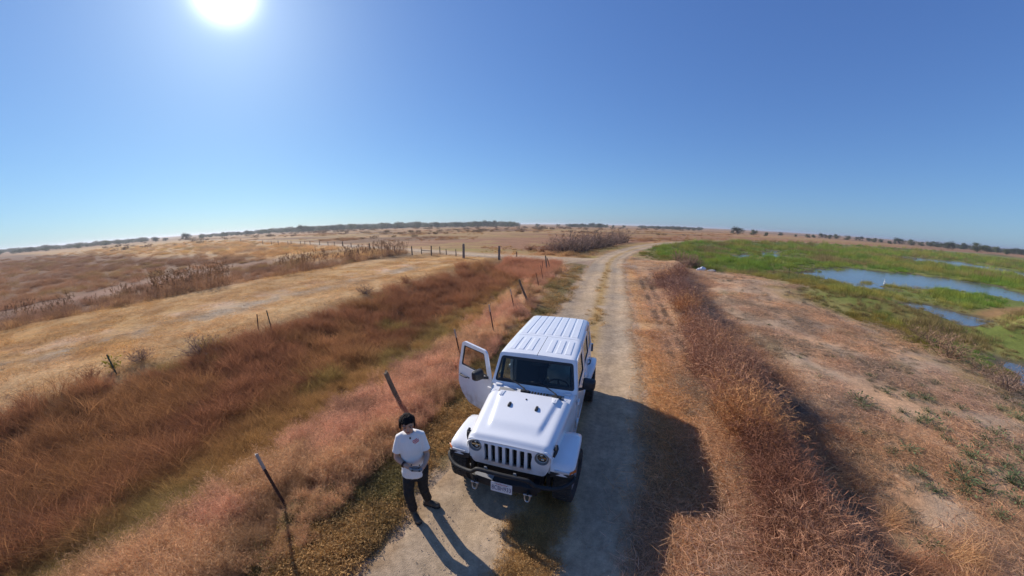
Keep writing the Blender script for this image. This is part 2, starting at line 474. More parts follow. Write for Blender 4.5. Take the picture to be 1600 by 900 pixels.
    cr = mixc(cr, mixc(C(0.20, 0.17, 0.045), bank, .25), sstep(4.5, 1.5, md + (nA - .5) * 3))
    cr = mixc(cr, green, sstep(2.0, -1.0, md + (nA - .5) * 3))
    spit = np.exp(-((x - 42) / 9.0) ** 2 - ((y - 15.0 - (x - 42) * .05) / 1.5) ** 2)
    cr = mixc(cr, C(0.31, 0.18, 0.075), sstep(.25, .6, spit))
    plain = mixc(C(0.38, 0.205, 0.10), C(0.30, 0.18, 0.085), sstep(.4, .65, nD))
    cr = mixc(cr, plain, sstep(70, 110, r) * sstep(-6, 6, md))
    cr = mixc(cr, mud, sstep(1.0, -0.2, pd) * (tt > 8))
    c = np.where((t > 0)[:, None], cr, c)
    # roadside dirt blends out from under the roads
    c = mixc(c, mixc(dirt, straw, .35), (1 - sstep(1.5, 2.15, np.abs(t) + (nC - .5) * .7)))
    c = mixc(c, mixc(dirt, straw, .35), (1 - sstep(1.7, 2.8, np.abs(tb) + (nC - .5) * .8)) * (t < 3))
    # far plain
    c = mixc(c, mixc(plain, C(0.20, 0.115, 0.06), sstep(.45, .6, nE)), sstep(250, 600, r))
    return np.clip(c, 0.01, 0.9)

gc = ground_colour(gx, gy, F)
me = bpy.data.meshes.new('ground')
nv = len(gx)
idx = np.arange(NA * NR).reshape(NR, NA) + 1
quads = np.stack([idx[:-1, :], np.roll(idx, -1, 1)[:-1, :], np.roll(idx, -1, 1)[1:, :], idx[1:, :]], -1).reshape(-1, 4)[:, ::-1]
tris = np.stack([np.zeros(NA, int), np.roll(idx[0], -1), idx[0]], -1)[:, ::-1]
me.vertices.add(nv); me.vertices.foreach_set('co', np.stack([gx, gy, gz], -1).astype(np.float32).ravel())
loops = np.concatenate([tris.ravel(), quads.ravel()]).astype(np.int32)
me.loops.add(len(loops)); me.loops.foreach_set('vertex_index', loops)
starts = np.concatenate([np.arange(len(tris)) * 3, len(tris) * 3 + np.arange(len(quads)) * 4]).astype(np.int32)
me.polygons.add(len(starts)); me.polygons.foreach_set('loop_start', starts)
me.update(calc_edges=True); me.validate()
me.polygons.foreach_set('use_smooth', np.ones(len(me.polygons), bool))
ca = me.attributes.new('soil', 'FLOAT_COLOR', 'POINT')
ca.data.foreach_set('color', np.concatenate([gc, np.ones((nv, 1))], 1).astype(np.float32).ravel())

def soil_material(name, attr, pebble):
    m = bpy.data.materials.new(name); M[name] = m
    m.use_nodes = True
    nt = m.node_tree; N = nt.nodes.new; K = nt.links.new; b = nt.nodes['Principled BSDF']
    b.inputs['Roughness'].default_value = 0.95; b.inputs['Specular IOR Level'].default_value = 0.15
    at = N('ShaderNodeAttribute'); at.attribute_name = attr
    tc = N('ShaderNodeTexCoord')
    def noise(scale, det=5, rough=.6):
        n = N('ShaderNodeTexNoise'); n.inputs['Scale'].default_value = scale; n.inputs['Detail'].default_value = det; n.inputs['Roughness'].default_value = rough
        K(tc.outputs['Object'], n.inputs['Vector']); return n.outputs['Fac']
    def mr(v, a, bb, lo, hi):
        n = N('ShaderNodeMapRange'); n.inputs['From Min'].default_value = a; n.inputs['From Max'].default_value = bb
        n.inputs['To Min'].default_value = lo; n.inputs['To Max'].default_value = hi; K(v, n.inputs['Value']); return n.outputs[0]
    def mul(a, c):
        n = N('ShaderNodeMath'); n.operation = 'MULTIPLY'; K(a, n.inputs[0]); K(c, n.inputs[1]); return n.outputs[0]
    v = mul(mr(noise(9, 8, .75), .3, .7, .66, 1.34), mr(noise(2.2, 5), .3, .7, .84, 1.16))
    v = mul(v, mr(noise(0.22, 6, .65), .3, .7, .82, 1.18))
    if pebble:
        vo = N('ShaderNodeTexVoronoi'); vo.inputs['Scale'].default_value = 60; K(tc.outputs['Object'], vo.inputs['Vector'])
        v = mul(v, mr(vo.outputs['Distance'], 0.0, 0.6, 1.10, .93))
        h = vo.outputs['Distance']
    else:
        h = noise(40, 6, .75)
    hs = N('ShaderNodeHueSaturation'); K(at.outputs['Color'], hs.inputs['Color']); K(v, hs.inputs['Value'])
    K(hs.outputs[0], b.inputs['Base Color'])
    bp = N('ShaderNodeBump'); bp.inputs['Strength'].default_value = 0.35 if pebble else 0.8; bp.inputs['Distance'].default_value = 0.008 if pebble else 0.02
    K(h, bp.inputs['Height']); K(bp.outputs[0], b.inputs['Normal'])
    return m
soil_material('soil', 'soil', False)
soil_material('gravel', 'soil', True)
me.materials.append(M['soil'])
ground = bpy.data.objects.new('ground', me); COL.objects.link(ground)
tag(ground, 'dry straw coloured ground spreading to the horizon', kind='structure')

# ------------------------------------------------------------------ gravel roads: sheets laid a little above the ground
def road_mesh(name, L, half, s_a, s_b, step, label, seed, centre=None):
    seg = np.hypot(*(L[1:] - L[:-1]).T); cum = np.concatenate([[0], np.cumsum(seg)])
    ss = []
    q = s_a
    while q < s_b:
        ss.append(q); dist = max(abs(q - near_s[name]), 2.0); q += max(step, dist * 0.02)
    ss = np.array(ss)
    px = np.interp(ss, cum, L[:, 0]); py = np.interp(ss, cum, L[:, 1])
    dx = np.gradient(px, ss); dy = np.gradient(py, ss); l = np.hypot(dx, dy); dx /= l; dy /= l
    nw = 34
    w = np.linspace(-1, 1, nw)
    half = half + (2.4 * np.exp(-(ss - s_a) / 3.5) if name == 'side_road' else 0.0) * np.ones_like(ss)
    ra = half + 0.55 * (fbm(ss, ss * 0 + 3, 0.8, 5, seed) - .5) + .22 * (fbm(ss, ss * 0 + 9, 5, 3, seed + 3) - .5)
    rb = half + 0.55 * (fbm(ss, ss * 0 + 5, 0.8, 5, seed + 7) - .5) + .22 * (fbm(ss, ss * 0 + 4, 5, 3, seed + 5) - .5)
    lat = np.where(w[None, :] < 0, w[None, :] * ra[:, None], w[None, :] * rb[:, None])
    X = px[:, None] + dy[:, None] * lat; Y = py[:, None] - dx[:, None] * lat
    Z, FF = land(X, Y)
    Z = Z + 0.007
    Z[:, 0] -= 0.02; Z[:, -1] -= 0.02
    # colour: two wheel tracks of grey gravel, paler dirt, dry weeds down the middle and at the edges
    x, y = X.ravel(), Y.ravel(); la = lat.ravel(); n = len(x)
    nA = fbm(x, y, 1.3, 4, 5); nB = fbm(x, y, 6, 3, 6); nC = fbm(x, y, 0.25, 3, 8)
    def C(*c): return np.tile(np.array(c, float), (n, 1))
    def mixc(a, b, k): k = np.clip(np.broadcast_to(k, (n,)), 0, 1)[:, None]; return a * (1 - k) + b * k
    c = mixc(C(0.42, 0.305, 0.20), C(0.50, 0.36, 0.225), sstep(.35, .7, nA))
    c = mixc(c, C(0.37, 0.285, 0.20), sstep(.45, .7, nC))
    rut = np.exp(-((np.abs(la) - 0.92) / 0.36) ** 2)
    c = c * (1.06 - 0.16 * rut * sstep(.3, .6, nA))[:, None]
    if centre:
        mid = np.exp(-((la - centre) / 0.30) ** 2) * sstep(.30, .46, nA + .25 * (nB - .5) + .08)
        c = mixc(c, C(0.40, 0.255, 0.10), mid * .95)
    edge = 1 - sstep(0.0, 0.45, np.repeat(half, nw) - np.abs(la) + (nB - .5) * .5)
    c = mixc(c, C(0.31, 0.20, 0.11), edge * .85)
    me = bpy.data.meshes.new(name)
    fs = [(i * nw + j, i * nw + j + 1, (i + 1) * nw + j + 1, (i + 1) * nw + j) for i in range(len(ss) - 1) for j in range(nw - 1)]
    me.from_pydata(np.stack([x, y, Z.ravel()], -1).tolist(), [], fs)
    a = me.attributes.new('soil', 'FLOAT_COLOR', 'POINT'); a.data.foreach_set('color', np.concatenate([c, np.ones((n, 1))], 1).astype(np.float32).ravel())
    me.polygons.foreach_set('use_smooth', [True] * len(me.polygons))
    me.materials.append(M['gravel']); me.update()
    if me.polygons[0].normal.z < 0: me.flip_normals()
    o = bpy.data.objects.new(name, me); COL.objects.link(o)
    return tag(o, label, kind='structure')
near_s = {'road': ROAD_S0 - 12.0, 'side_road': 0.0}
road = road_mesh('road', ROAD, 1.75, 30.0, ROAD_S0 + 95, 0.07, 'pale gravel farm road with two wheel tracks', 5, 0.12)
side_road = road_mesh('side_road', BRANCH, 1.7, 2.2, 330.0, 0.15, 'gravel side road branching past the gate posts', 15)
for v in side_road.data.vertices: v.co.z += 0.006

# ------------------------------------------------------------------ marsh water
m = mat('pond_water', (0.10, 0.105, 0.10), 0.12, spec=0.4, bump=(3.0, 0.25, 0.05))
wb = MB()
xs = [14, 60, 150, 420]; ys = [-30, 60, 180, 520]
vs = [(x, y, WATER_Z) for y in ys for x in xs]
wb.add(vs, [(j * 4 + i, j * 4 + i + 1, (j + 1) * 4 + i + 1, (j + 1) * 4 + i) for j in range(3) for i in range(3)])
water = wb.build('water', 'pond_water', smooth=0)
tag(water, 'still blue marsh water between green grass', kind='structure')
# ------------------------------------------------------------------ the white off-road vehicle
mat('white_paint', (0.80, 0.81, 0.83), 0.28, coat=0.6, noise=(3.0, 0.03))
def dusty(m):
    nt = m.node_tree; N = nt.nodes.new; K = nt.links.new; b = nt.nodes['Principled BSDF']; src = b.inputs['Base Color'].links[0].from_socket
    tc = N('ShaderNodeTexCoord'); sx = N('ShaderNodeSeparateXYZ'); K(tc.outputs['Object'], sx.inputs[0])
    mr = N('ShaderNodeMapRange'); mr.interpolation_type = 'SMOOTHSTEP'; mr.inputs['From Min'].default_value = 0.98; mr.inputs['From Max'].default_value = 0.50; mr.inputs['To Max'].default_value = 0.75; K(sx.outputs['Z'], mr.inputs['Value'])
    n = N('ShaderNodeTexNoise'); n.inputs['Scale'].default_value = 7; n.inputs['Detail'].default_value = 8; K(tc.outputs['Object'], n.inputs['Vector'])
    m2 = N('ShaderNodeMapRange'); m2.inputs['From Min'].default_value = .35; m2.inputs['From Max'].default_value = .65; K(n.outputs['Fac'], m2.inputs['Value'])
    mu = N('ShaderNodeMath'); mu.operation = 'MULTIPLY_ADD'; mu.inputs[2].default_value = 0.03; K(mr.outputs[0], mu.inputs[0]); K(m2.outputs[0], mu.inputs[1])
    mx = N('ShaderNodeMix'); mx.data_type = 'RGBA'; mx.inputs['B'].default_value = (0.36, 0.29, 0.22, 1); K(mu.outputs[0], mx.inputs['Factor']); K(src, mx.inputs['A']); K(mx.outputs['Result'], b.inputs['Base Color'])
    ro = N('ShaderNodeMapRange'); ro.inputs['To Min'].default_value = 0.28; ro.inputs['To Max'].default_value = 0.75; K(mu.outputs[0], ro.inputs['Value']); K(ro.outputs[0], b.inputs['Roughness'])
dusty(M['white_paint'])
mat('black_plastic', (0.022, 0.022, 0.024), 0.55, noise=(20, 0.2))
mat('black_steel', (0.022, 0.022, 0.023), 0.62, spec=.3, noise=(12, 0.2))
mat('rubber', (0.042, 0.038, 0.034), 0.9, noise=(9, 0.45))
mat('dark_gap', (0.012, 0.012, 0.012), 0.9)
mat('grey_metal', (0.42, 0.42, 0.43), 0.35, metal=0.9, noise=(25, .15))
mat('alloy', (0.30, 0.30, 0.31), 0.4, metal=0.8)
mat('grey_plastic', (0.22, 0.22, 0.22), 0.6, noise=(30, .1))
mat('chrome', (0.75, 0.75, 0.76), 0.12, metal=1.0)
mat('lamp_dark', (0.05, 0.05, 0.055), 0.08, coat=1.0)
mat('lamp_clear', (0.55, 0.56, 0.58), 0.08, coat=1.0)
mat('amber', (0.65, 0.16, 0.03), 0.2, coat=0.6)
mat('tail_red', (0.35, 0.015, 0.015), 0.2, coat=0.6)
mat('seat_black', (0.022, 0.022, 0.024), 0.8, noise=(10, .3))
mat('plate_white', (0.62, 0.63, 0.66), 0.45, noise=(40, .05))
mat('plate_blue', (0.03, 0.04, 0.13), 0.5)
mat('plate_red', (0.35, 0.03, 0.03), 0.5)
mat('pale_cloth', (0.52, 0.55, 0.57), 0.9, noise=(9, .15))
mat('seat_belt', (0.30, 0.31, 0.31), 0.8)

def glass_mat(name, tint, refl=0.10, alpha=0.75):
    """thin automotive glass: mostly see-through, tinted, mirror-like at its surface"""
    m = bpy.data.materials.new(name); M[name] = m
    m.use_nodes = True
    nt = m.node_tree; out = nt.nodes['Material Output']; nt.nodes.remove(nt.nodes['Principled BSDF'])
    tr = nt.nodes.new('ShaderNodeBsdfTransparent'); tr.inputs[0].default_value = (*tint, 1)
    gl = nt.nodes.new('ShaderNodeBsdfGlossy'); gl.inputs['Roughness'].default_value = 0.02
    lw = nt.nodes.new('ShaderNodeLayerWeight'); lw.inputs['Blend'].default_value = 0.5
    pw = nt.nodes.new('ShaderNodeMath'); pw.operation = 'POWER'; pw.inputs[1].default_value = 5.0; nt.links.new(lw.outputs['Facing'], pw.inputs[0])
    fr = nt.nodes.new('ShaderNodeMapRange'); fr.inputs['To Min'].default_value = 0.035; nt.links.new(pw.outputs[0], fr.inputs['Value'])
    mx = nt.nodes.new('ShaderNodeMixShader')
    nt.links.new(fr.outputs[0], mx.inputs[0]); nt.links.new(tr.outputs[0], mx.inputs[1]); nt.links.new(gl.outputs[0], mx.inputs[2])
    nt.links.new(mx.outputs[0], out.inputs['Surface'])
glass_mat('windscreen', (0.60, 0.68, 0.67))
glass_mat('side_glass', (0.86, 0.88, 0.85))
glass_mat('dark_glass', (0.10, 0.11, 0.11))

car = empty('off_road_vehicle', (0.089, 4.201, 0.0), math.atan2(-math.cos(-0.316), math.sin(-0.316)))
tag(car, 'white four-door off-road vehicle parked on the gravel road with one front door open', 'car')

def rounded(poly, r, n=4):
    """round the corners of a 2D outline"""
    out = []
    m = len(poly)
    for i in range(m):
        p0, p, p1 = (Vector(poly[(i + k) % m]) for k in (-1, 0, 1))
        rr = r[i] if isinstance(r, (list, tuple)) else r
        a = (p0 - p); b = (p1 - p); rr = min(rr, a.length * .45, b.length * .45)
        if rr < 1e-4: out.append(tuple(p)); continue
        A = p + a.normalized() * rr; B = p + b.normalized() * rr
        for k in range(n + 1):
            t = k / n
            out.append(tuple(A * (1 - t) ** 2 + p * 2 * t * (1 - t) + B * t * t))
    return out

def plate_with_holes(name, mats, parent, outer, holes, place, depth, bevel=0.004):
    """a flat panel cut from a 2D outline with openings; place(u, v, w) puts it in space, w along its thickness"""
    bm = bmesh.new()
    loops = []
    for lp in [outer] + holes:
        vs = [bm.verts.new((u, v, 0)) for u, v in lp]
        loops.append(vs)
        for i in range(len(vs)): bm.edges.new((vs[i], vs[(i + 1) % len(vs)]))
    bmesh.ops.triangle_fill(bm, edges=list(bm.edges), use_beauty=True, use_dissolve=False)
    bmesh.ops.recalc_face_normals(bm, faces=bm.faces)
    for f in bm.faces:
        if f.normal.z < 0: f.normal_flip()
    front = list(bm.faces)
    ret = bmesh.ops.extrude_face_region(bm, geom=front)
    for v in [g for g in ret['geom'] if isinstance(g, bmesh.types.BMVert)]: v.co.z = depth
    bmesh.ops.recalc_face_normals(bm, faces=bm.faces)
    for v in bm.verts: v.co = place(*v.co)
    if bevel:
        ed = [e for e in bm.edges if len(e.link_faces) == 2 and e.calc_face_angle(0) > R(50)]
        bmesh.ops.bevel(bm, geom=ed, offset=bevel, segments=2, affect='EDGES', clamp_overlap=True)
    bmesh.ops.recalc_face_normals(bm, faces=bm.faces)
    me = bpy.data.meshes.new(name); bm.to_mesh(me); bm.free()
    me.materials.append(M[mats])
    me.polygons.foreach_set('use_smooth', [True] * len(me.polygons)); me.set_sharp_from_angle(angle=R(35))
    o = bpy.data.objects.new(name, me); COL.objects.link(o); o.parent = parent
    return o

# --- lower body: engine bay sides, cowl, tub, tail
b = MB()
for s in (-1, 1):
    # engine bay side wall, widening towards the cowl
    prof = [(0.44, 0.60, 0.72), (0.44, 0.605, 1.04), (0.0, 0.645, 1.10), (-0.62, 0.705, 1.16), (-0.90, 0.745, 1.20), (-0.90, 0.755, 0.50), (-0.62, 0.72, 0.50), (0.0, 0.66, 0.70)]
    outer = [(x, s * y, z) for x, y, z in prof]; inner = [(x, s * (y - 0.03), z) for x, y, z in prof]
    b.loft([outer, inner])
    # rocker and sill
    b.box((-2.70, min(s * .70, s * .775), 0.46), (-0.90, max(s * .70, s * .775), 0.56))
# cowl deck between bonnet and windscreen
cs = []
for x, w, z in ((-0.615, 0.70, 1.205), (-0.66, 0.705, 1.228), (-0.80, 0.725, 1.262), (-0.90, 0.745, 1.262), (-0.905, 0.75, 1.10)):
    cs.append([(x, -w, z - 0.09), (x, -w, z - 0.028), (x, -w + 0.035, z), (x, 0, z + 0.012), (x, w - 0.035, z), (x, w, z - 0.028), (x, w, z - 0.09)])
b.loft(cs, closed=False, caps=False)
body = b.build('body', 'white_paint', car, bevel=0.006)

# tub sides (under and between the doors) and tail
b = MB()
for s in (-1, 1):
    side = [(-2.86, 1.20), (-3.60, 1.20), (-3.64, 1.10), (-3.62, 0.62), (-3.50, 0.55), (-3.46, 0.80), (-3.36, 0.94), (-3.20, 1.00), (-2.86, 1.00)]
    b.loft([[(x, s * 0.775, z) for x, z in side], [(x, s * 0.735, z) for x, z in side]])
b.box((-3.64, -0.74, 0.56), (-3.58, 0.74, 1.20))
b.box((-3.60, -0.70, 0.50), (-0.92, 0.70, 0.545))
tub = b.build('tub', 'white_paint', car, bevel=0.012)

# --- bonnet
def bonnet_z(x, y):
    u = (0.487 - x) / 1.107                       # 0 front, 1 rear
    base = 1.122 + 0.128 * u ** 0.85
    w = 0.605 + 0.10 * u
    front = 0.045 * (1 - sstep(0.0, 0.10, u)) ** 1.8
    crown = 0.022 * (1 - (y / w) ** 2)
    side = 0.065 * np.clip((abs(y) / w - 0.80) / 0.20, 0, 1) ** 2.2
    bw = 0.36 + 0.16 * u
    bulge = 0.034 * (1 - sstep(bw - 0.07, bw + 0.015, abs(y))) * sstep(0.16, 0.36, u)
    return base - front + crown - side + bulge
b = MB()
us = np.concatenate([np.linspace(0, 0.15, 9), np.linspace(0.18, 1.0, 26)])
secs = []
for u in us:
    x = 0.487 - 1.107 * u; w = 0.605 + 0.10 * u
    ys = np.concatenate([np.linspace(-1, -0.8, 7)[:-1], np.linspace(-0.8, 0.8, 45), np.linspace(0.8, 1, 7)[1:]]) * w
    row = [(x, y, float(bonnet_z(x, y))) for y in ys]
    z0 = row[0][2]
    row = [(x, -w - .004, z0 - 0.10), (x, -w - .004, z0 - 0.03)] + row + [(x, w + .004, z0 - 0.03), (x, w + .004, z0 - 0.10)]
    secs.append(row)
nose = [(0.485, p[1] * .99, max(p[2] - 0.012, 1.02)) for p in secs[0]]
b.loft([nose] + secs, closed=False, caps=False)
hood = b.build('hood', 'white_paint', car, smooth=50)
# rubber stops, latches, hinges, washer jet
for y in (-0.217, 0.217):
    z = float(bonnet_z(-0.26, y))
    st = MB(); st.loft([[(-0.26 + dx * k, y + dy * k, z + h) for dx, dy in rounded([(-.052, -.017), (.052, -.022), (.052, .022), (-.052, .017)], .012)] for k, h in ((1.06, -.004), (1.0, .022), (.6, .034))])
    st.build('hood_stop', 'black_plastic', hood)
for s in (-1, 1):
    lt = MB()
    lt.tube([(0.40, s * 0.628, 0.98), (0.37, s * 0.645, 1.03), (0.33, s * 0.655, 1.075), (0.30, s * 0.645, 1.115)], [0.018, 0.024, 0.026, 0.018], 10)
    lt.box((0.31, min(s * .60, s * .66), 1.055), (0.37, max(s * .60, s * .66), 1.085))
    lt.build('hood_latch', 'black_plastic', hood, bevel=0.004)
    hg = MB(); y = s * 0.445
    z = float(bonnet_z(-0.56, y))
    hg.loft([[(x, y + d, zz) for d in (-wd, wd)] + [(x, y + d, zz - .016) for d in (wd, -wd)] for x, wd, zz in ((-0.47, .030, z + .006), (-0.56, .038, z + .012), (-0.60, .05, z + .014), (-0.68, .05, 1.262))])
    for dx in (-.50, -.54): hg.lathe([(z + .010, .009), (z + .019, .007), (z + .0192, .0005)], 'z', 8, (dx, y, 0))
    hg.build('hood_hinge', 'white_paint', hood, bevel=0.003)
jet = MB(); jet.ellipsoid((-0.45, 0.0, float(bonnet_z(-0.45, 0)) + .004), (.02, .014, .010)); jet.build('washer_jet', 'black_plastic', hood)

# --- grille with its seven slots
def gp(u, v, w):       # u across (car left positive), v up, w depth backwards
    return Vector((0.505 - w - 0.03 * (u / 0.6) ** 2 - 0.03 * ((v - 0.9) / 0.22) ** 2 * .4, u, v))
outer = rounded([(-0.52, 0.675), (0.52, 0.675), (0.585, 0.80), (0.605, 1.045), (0.55, 1.092), (-0.55, 1.092), (-0.605, 1.045), (-0.585, 0.80)], 0.05, 5)
holes = []
for k in range(7):
    c = -0.315 + 0.105 * k
    top = 1.062 - 0.012 * abs(k - 3) / 3
    pts = [(c - 0.030, 0.765), (c + 0.030, 0.765), (c + 0.033, top), (c - 0.033, top)]
    if k == 0: pts = [(c - 0.030, 0.765), (c + 0.030, 0.765), (c + 0.033, top), (c - 0.024, top), (c - 0.034, top - .06), (c - .022, top - .16)]
    if k == 6: pts = [(c - 0.030, 0.765), (c + 0.030, 0.765), (c + .022, top - .16), (c + 0.034, top - .06), (c + 0.024, top), (c - 0.033, top)]
    holes.append(rounded(pts, 0.010, 2)[::-1])
for s in (-1, 1):
    holes.append([(s * 0.482 + 0.098 * math.cos(-t), 0.985 + 0.098 * math.sin(-t)) for t in np.linspace(0, 2 * PI, 28, endpoint=False)])
grille = plate_with_holes('grille', 'white_paint', car, outer, holes, gp, 0.05, 0.006)
for k in range(7):
    c = -0.315 + 0.105 * k
    g = MB(); g.box((0.400, c - .038, .735), (0.430, c + .038, 1.085))
    for q in range(5): g.box((0.430, c - .034, .79 + q * .055), (0.437, c + .034, .800 + q * .055))
    g.build('slot_insert', 'dark_gap', grille)
    g = MB(); g.box((0.452, c - .0275, .7665), (0.497, c + .0275, .782)); g.build('slot_sill', 'grey_metal', grille, bevel=.003)
for s in (-1, 1):
    y = s * 0.482
    hl = MB()
    hl.lathe([(0.42, 0.0005), (0.44, 0.04), (0.452, 0.078), (0.474, 0.088)], 'x', 28, (0, y, 0.985))
    h = hl.build('headlight', 'lamp_dark', car, smooth=40)
    q = MB(); q.lathe([(0.47, 0.097), (0.497, 0.098), (0.500, 0.092), (0.480, 0.083), (0.468, 0.083)], 'x', 32, (0, y, 0.985)); q.build('bezel', 'grey_plastic', h)
    q = MB(); q.lathe([(0.468, 0.083), (0.476, 0.079), (0.476, 0.068), (0.466, 0.064)], 'x', 32, (0, y, 0.985)); q.build('light_ring', 'lamp_clear', h)
    q = MB(); q.box((0.458, y - .062, .978), (0.468, y + .062, .992)); q.ellipsoid((0.452, y - .012, 1.018), (.02, .026, .022)); q.ellipsoid((0.452, y + .005, .948), (.02, .03, .022)); q.build('reflector', 'chrome', h)
    q = MB(); q.lathe([(0.500, 0.0005), (0.496, 0.04), (0.486, 0.072), (0.474, 0.084)], 'x', 28, (0, y, 0.985)); q.build('lens', 'side_glass', h, smooth=60)

# --- front fenders with their lamps
def fender(s, rear=False):
    if not rear:
        prof = [(0.470, 0.745), (0.462, 0.80), (0.435, 0.855), (0.37, 0.893), (0.20, 0.915), (-0.02, 0.925), (-0.20, 0.922), (-0.335, 0.895), (-0.44, 0.79), (-0.56, 0.60), (-0.64, 0.50)]
        inner = [0.60, 0.60, 0.60, 0.605, 0.62, 0.645, 0.665, 0.68, 0.69, 0.70, 0.71]
        outer = [0.905, 0.915, 0.922, 0.930, 0.935, 0.937, 0.937, 0.930, 0.90, 0.84, 0.795]
    else:
        prof = [(-2.50, 0.52), (-2.58, 0.66), (-2.68, 0.86), (-2.78, 0.945), (-2.95, 0.965), (-3.20, 0.965), (-3.33, 0.93), (-3.46, 0.80), (-3.56, 0.64), (-3.60, 0.58)]
        inner = [0.75] * 10
        outer = [0.80, 0.85, 0.905, 0.93, 0.937, 0.937, 0.93, 0.915, 0.89, 0.86]
    b = MB(); secs = []
    for (x, z), yi, yo in zip(prof, inner, outer):
        i = prof.index((x, z)); p0 = prof[max(i - 1, 0)]; p1 = prof[min(i + 1, len(prof) - 1)]
        tx, tz = p1[0] - p0[0], p1[1] - p0[1]; l = math.hypot(tx, tz); nx, nz = tz / l, -tx / l
        if nz < 0 and abs(nz) > abs(nx) * .2: nx, nz = -nx, -nz
        if not rear and i < 2: nx, nz = abs(nx), nz
        def q(y, d): return (x - nx * d, s * y, z - nz * d)
        secs.append([q(yi, 0.0), q((yi + yo) / 2, -0.012), q(yo - 0.06, -0.006), q(yo - 0.018, 0.006), q(yo, 0.030), q(yo, 0.065), q(yo - 0.03, 0.075), q(yi, 0.06)])
    b.loft(secs)
    return b
for s in (-1, 1):
    fe = fender(s).build('front_fender', 'white_paint', car, smooth=45)
    q = MB(); q.box((0.452, min(s * .655, s * .865), 0.792), (0.482, max(s * .655, s * .865), 0.826)); q.build('running_light', 'lamp_clear', fe, bevel=.006)
    q = MB(); q.loft([[(0.465, s * .868, .79), (0.465, s * .868, .83), (0.40, s * .93, .845), (0.40, s * .93, .795)], [(0.485, s * .868, .795), (0.485, s * .868, .826), (0.41, s * .945, .84), (0.41, s * .945, .80)]]); q.build('side_marker', 'amber', fe, bevel=.004)
    # black lip and wheel-house under the fender
    q = MB()
    q.loft([[(0.476, s * y, z) for y, z in ((.60, .70), (.90, .70), (.915, .785), (.60, .785))], [(0.40, s * y, z) for y, z in ((.60, .70), (.89, .70), (.915, .80), (.60, .80))]])
    q.build('fender_lip', 'black_plastic', fe, bevel=.008)
    q = MB(); q.box((-0.50, min(s * .55, s * .60), 0.40), (0.42, max(s * .55, s * .60), 0.86)); q.build('wheel_house', 'dark_gap', fe)
    rf = fender(s, True).build('rear_fender', 'white_paint', car, smooth=45)

# --- wheels
def make_wheel():
    w = empty('wheel')
    t = MB(); Wd = 0.128; Ro = 0.398
    prof = [(-0.085, 0.232), (-0.118, 0.262), (-0.134, 0.315), (-0.132, 0.358), (-0.112, 0.386), (-0.06, 0.392), (0, 0.393), (0.06, 0.392), (0.112, 0.386), (0.132, 0.358), (0.134, 0.315), (0.118, 0.262), (0.085, 0.232)]
    t.lathe(prof, 'y', 48)
    nb = 46
    for k in range(nb):
        a0 = 2 * PI * k / nb
        for row, (y0, y1, sh, r1) in enumerate(((-0.130, -0.082, 0.0, .398), (-0.070, -0.026, .5, .401), (-0.018, 0.018, 0.15, .402), (0.026, 0.070, .6, .401), (0.082, 0.130, .3, .398))):
            aa = a0 + sh * 2 * PI / nb; wa = 0.68 * 2 * PI / nb
            vs = []
            for r_ in (0.383, r1):
                for (yy, da) in ((y0, 0), (y1, 0.12 * (1 if row % 2 else -1) * wa), (y1, wa), (y0, wa)):
                    vs.append((r_ * math.sin(aa + da), yy, r_ * math.cos(aa + da)))
            t.add(vs, [(0, 3, 2, 1), (4, 5, 6, 7), (0, 1, 5, 4), (1, 2, 6, 5), (2, 3, 7, 6), (3, 0, 4, 7)])
    t.build('tyre', 'rubber', w, smooth=35)
    r = MB()
    r.lathe([(-0.095, 0.236), (-0.10, 0.222), (-0.06, 0.205), (0.03, 0.20), (0.085, 0.222), (0.095, 0.236)], 'y', 40)
    for k in range(5):
        a = 2 * PI * k / 5
        for da in (-0.14, 0.14):
            r.tube([(0.05 * math.sin(a), 0.055, 0.05 * math.cos(a)), (0.13 * math.sin(a + da * .7), 0.062, 0.13 * math.cos(a + da * .7)), (0.212 * math.sin(a + da), 0.07, 0.212 * math.cos(a + da))], [0.026, 0.02, 0.022], 8)
    r.lathe([(0.03, 0.07), (0.075, 0.062), (0.082, 0.04), (0.083, 0.0005)], 'y', 20)
    r.build('rim', 'alloy', w)
    d = MB(); d.lathe([(-0.03, 0.0005), (-0.03, 0.17), (0.0, 0.17), (0.0, 0.0005)], 'y', 24); d.build('brake_disc', 'black_steel', w)
    return w
wh0 = make_wheel()
for i, (x, s, st) in enumerate(((0.0, 1, -0.10), (0.0, -1, -0.10), (-3.008, 1, 0), (-3.008, -1, 0))):
    w = wh0 if i == 0 else copy_tree(wh0)
    w.parent = car; w.location = (x, s * 0.795, 0.395)
    w.rotation_euler = (0, 0.3 * i, (0 if s > 0 else PI) + st)
ax = MB()
for x in (0.0, -3.008):
    ax.tube([(x, -0.70, 0.38), (x, 0.70, 0.38)], 0.04, 10); ax.ellipsoid((x, -.15, .38), (.13, .15, .13))
for s in (-1, 1): ax.box((-3.6, s * .42 - .04, .44), (0.62, s * .42 + .04, .54))
ax.box((-3.4, -.5, .40), (-2.6, .5, .47)); ax.box((-2.0, -.35, .36), (-.6, .35, .46)); ax.box((-.5, -.50, .42), (.40, .50, .95))
ax.build('chassis', 'dark_gap', car)

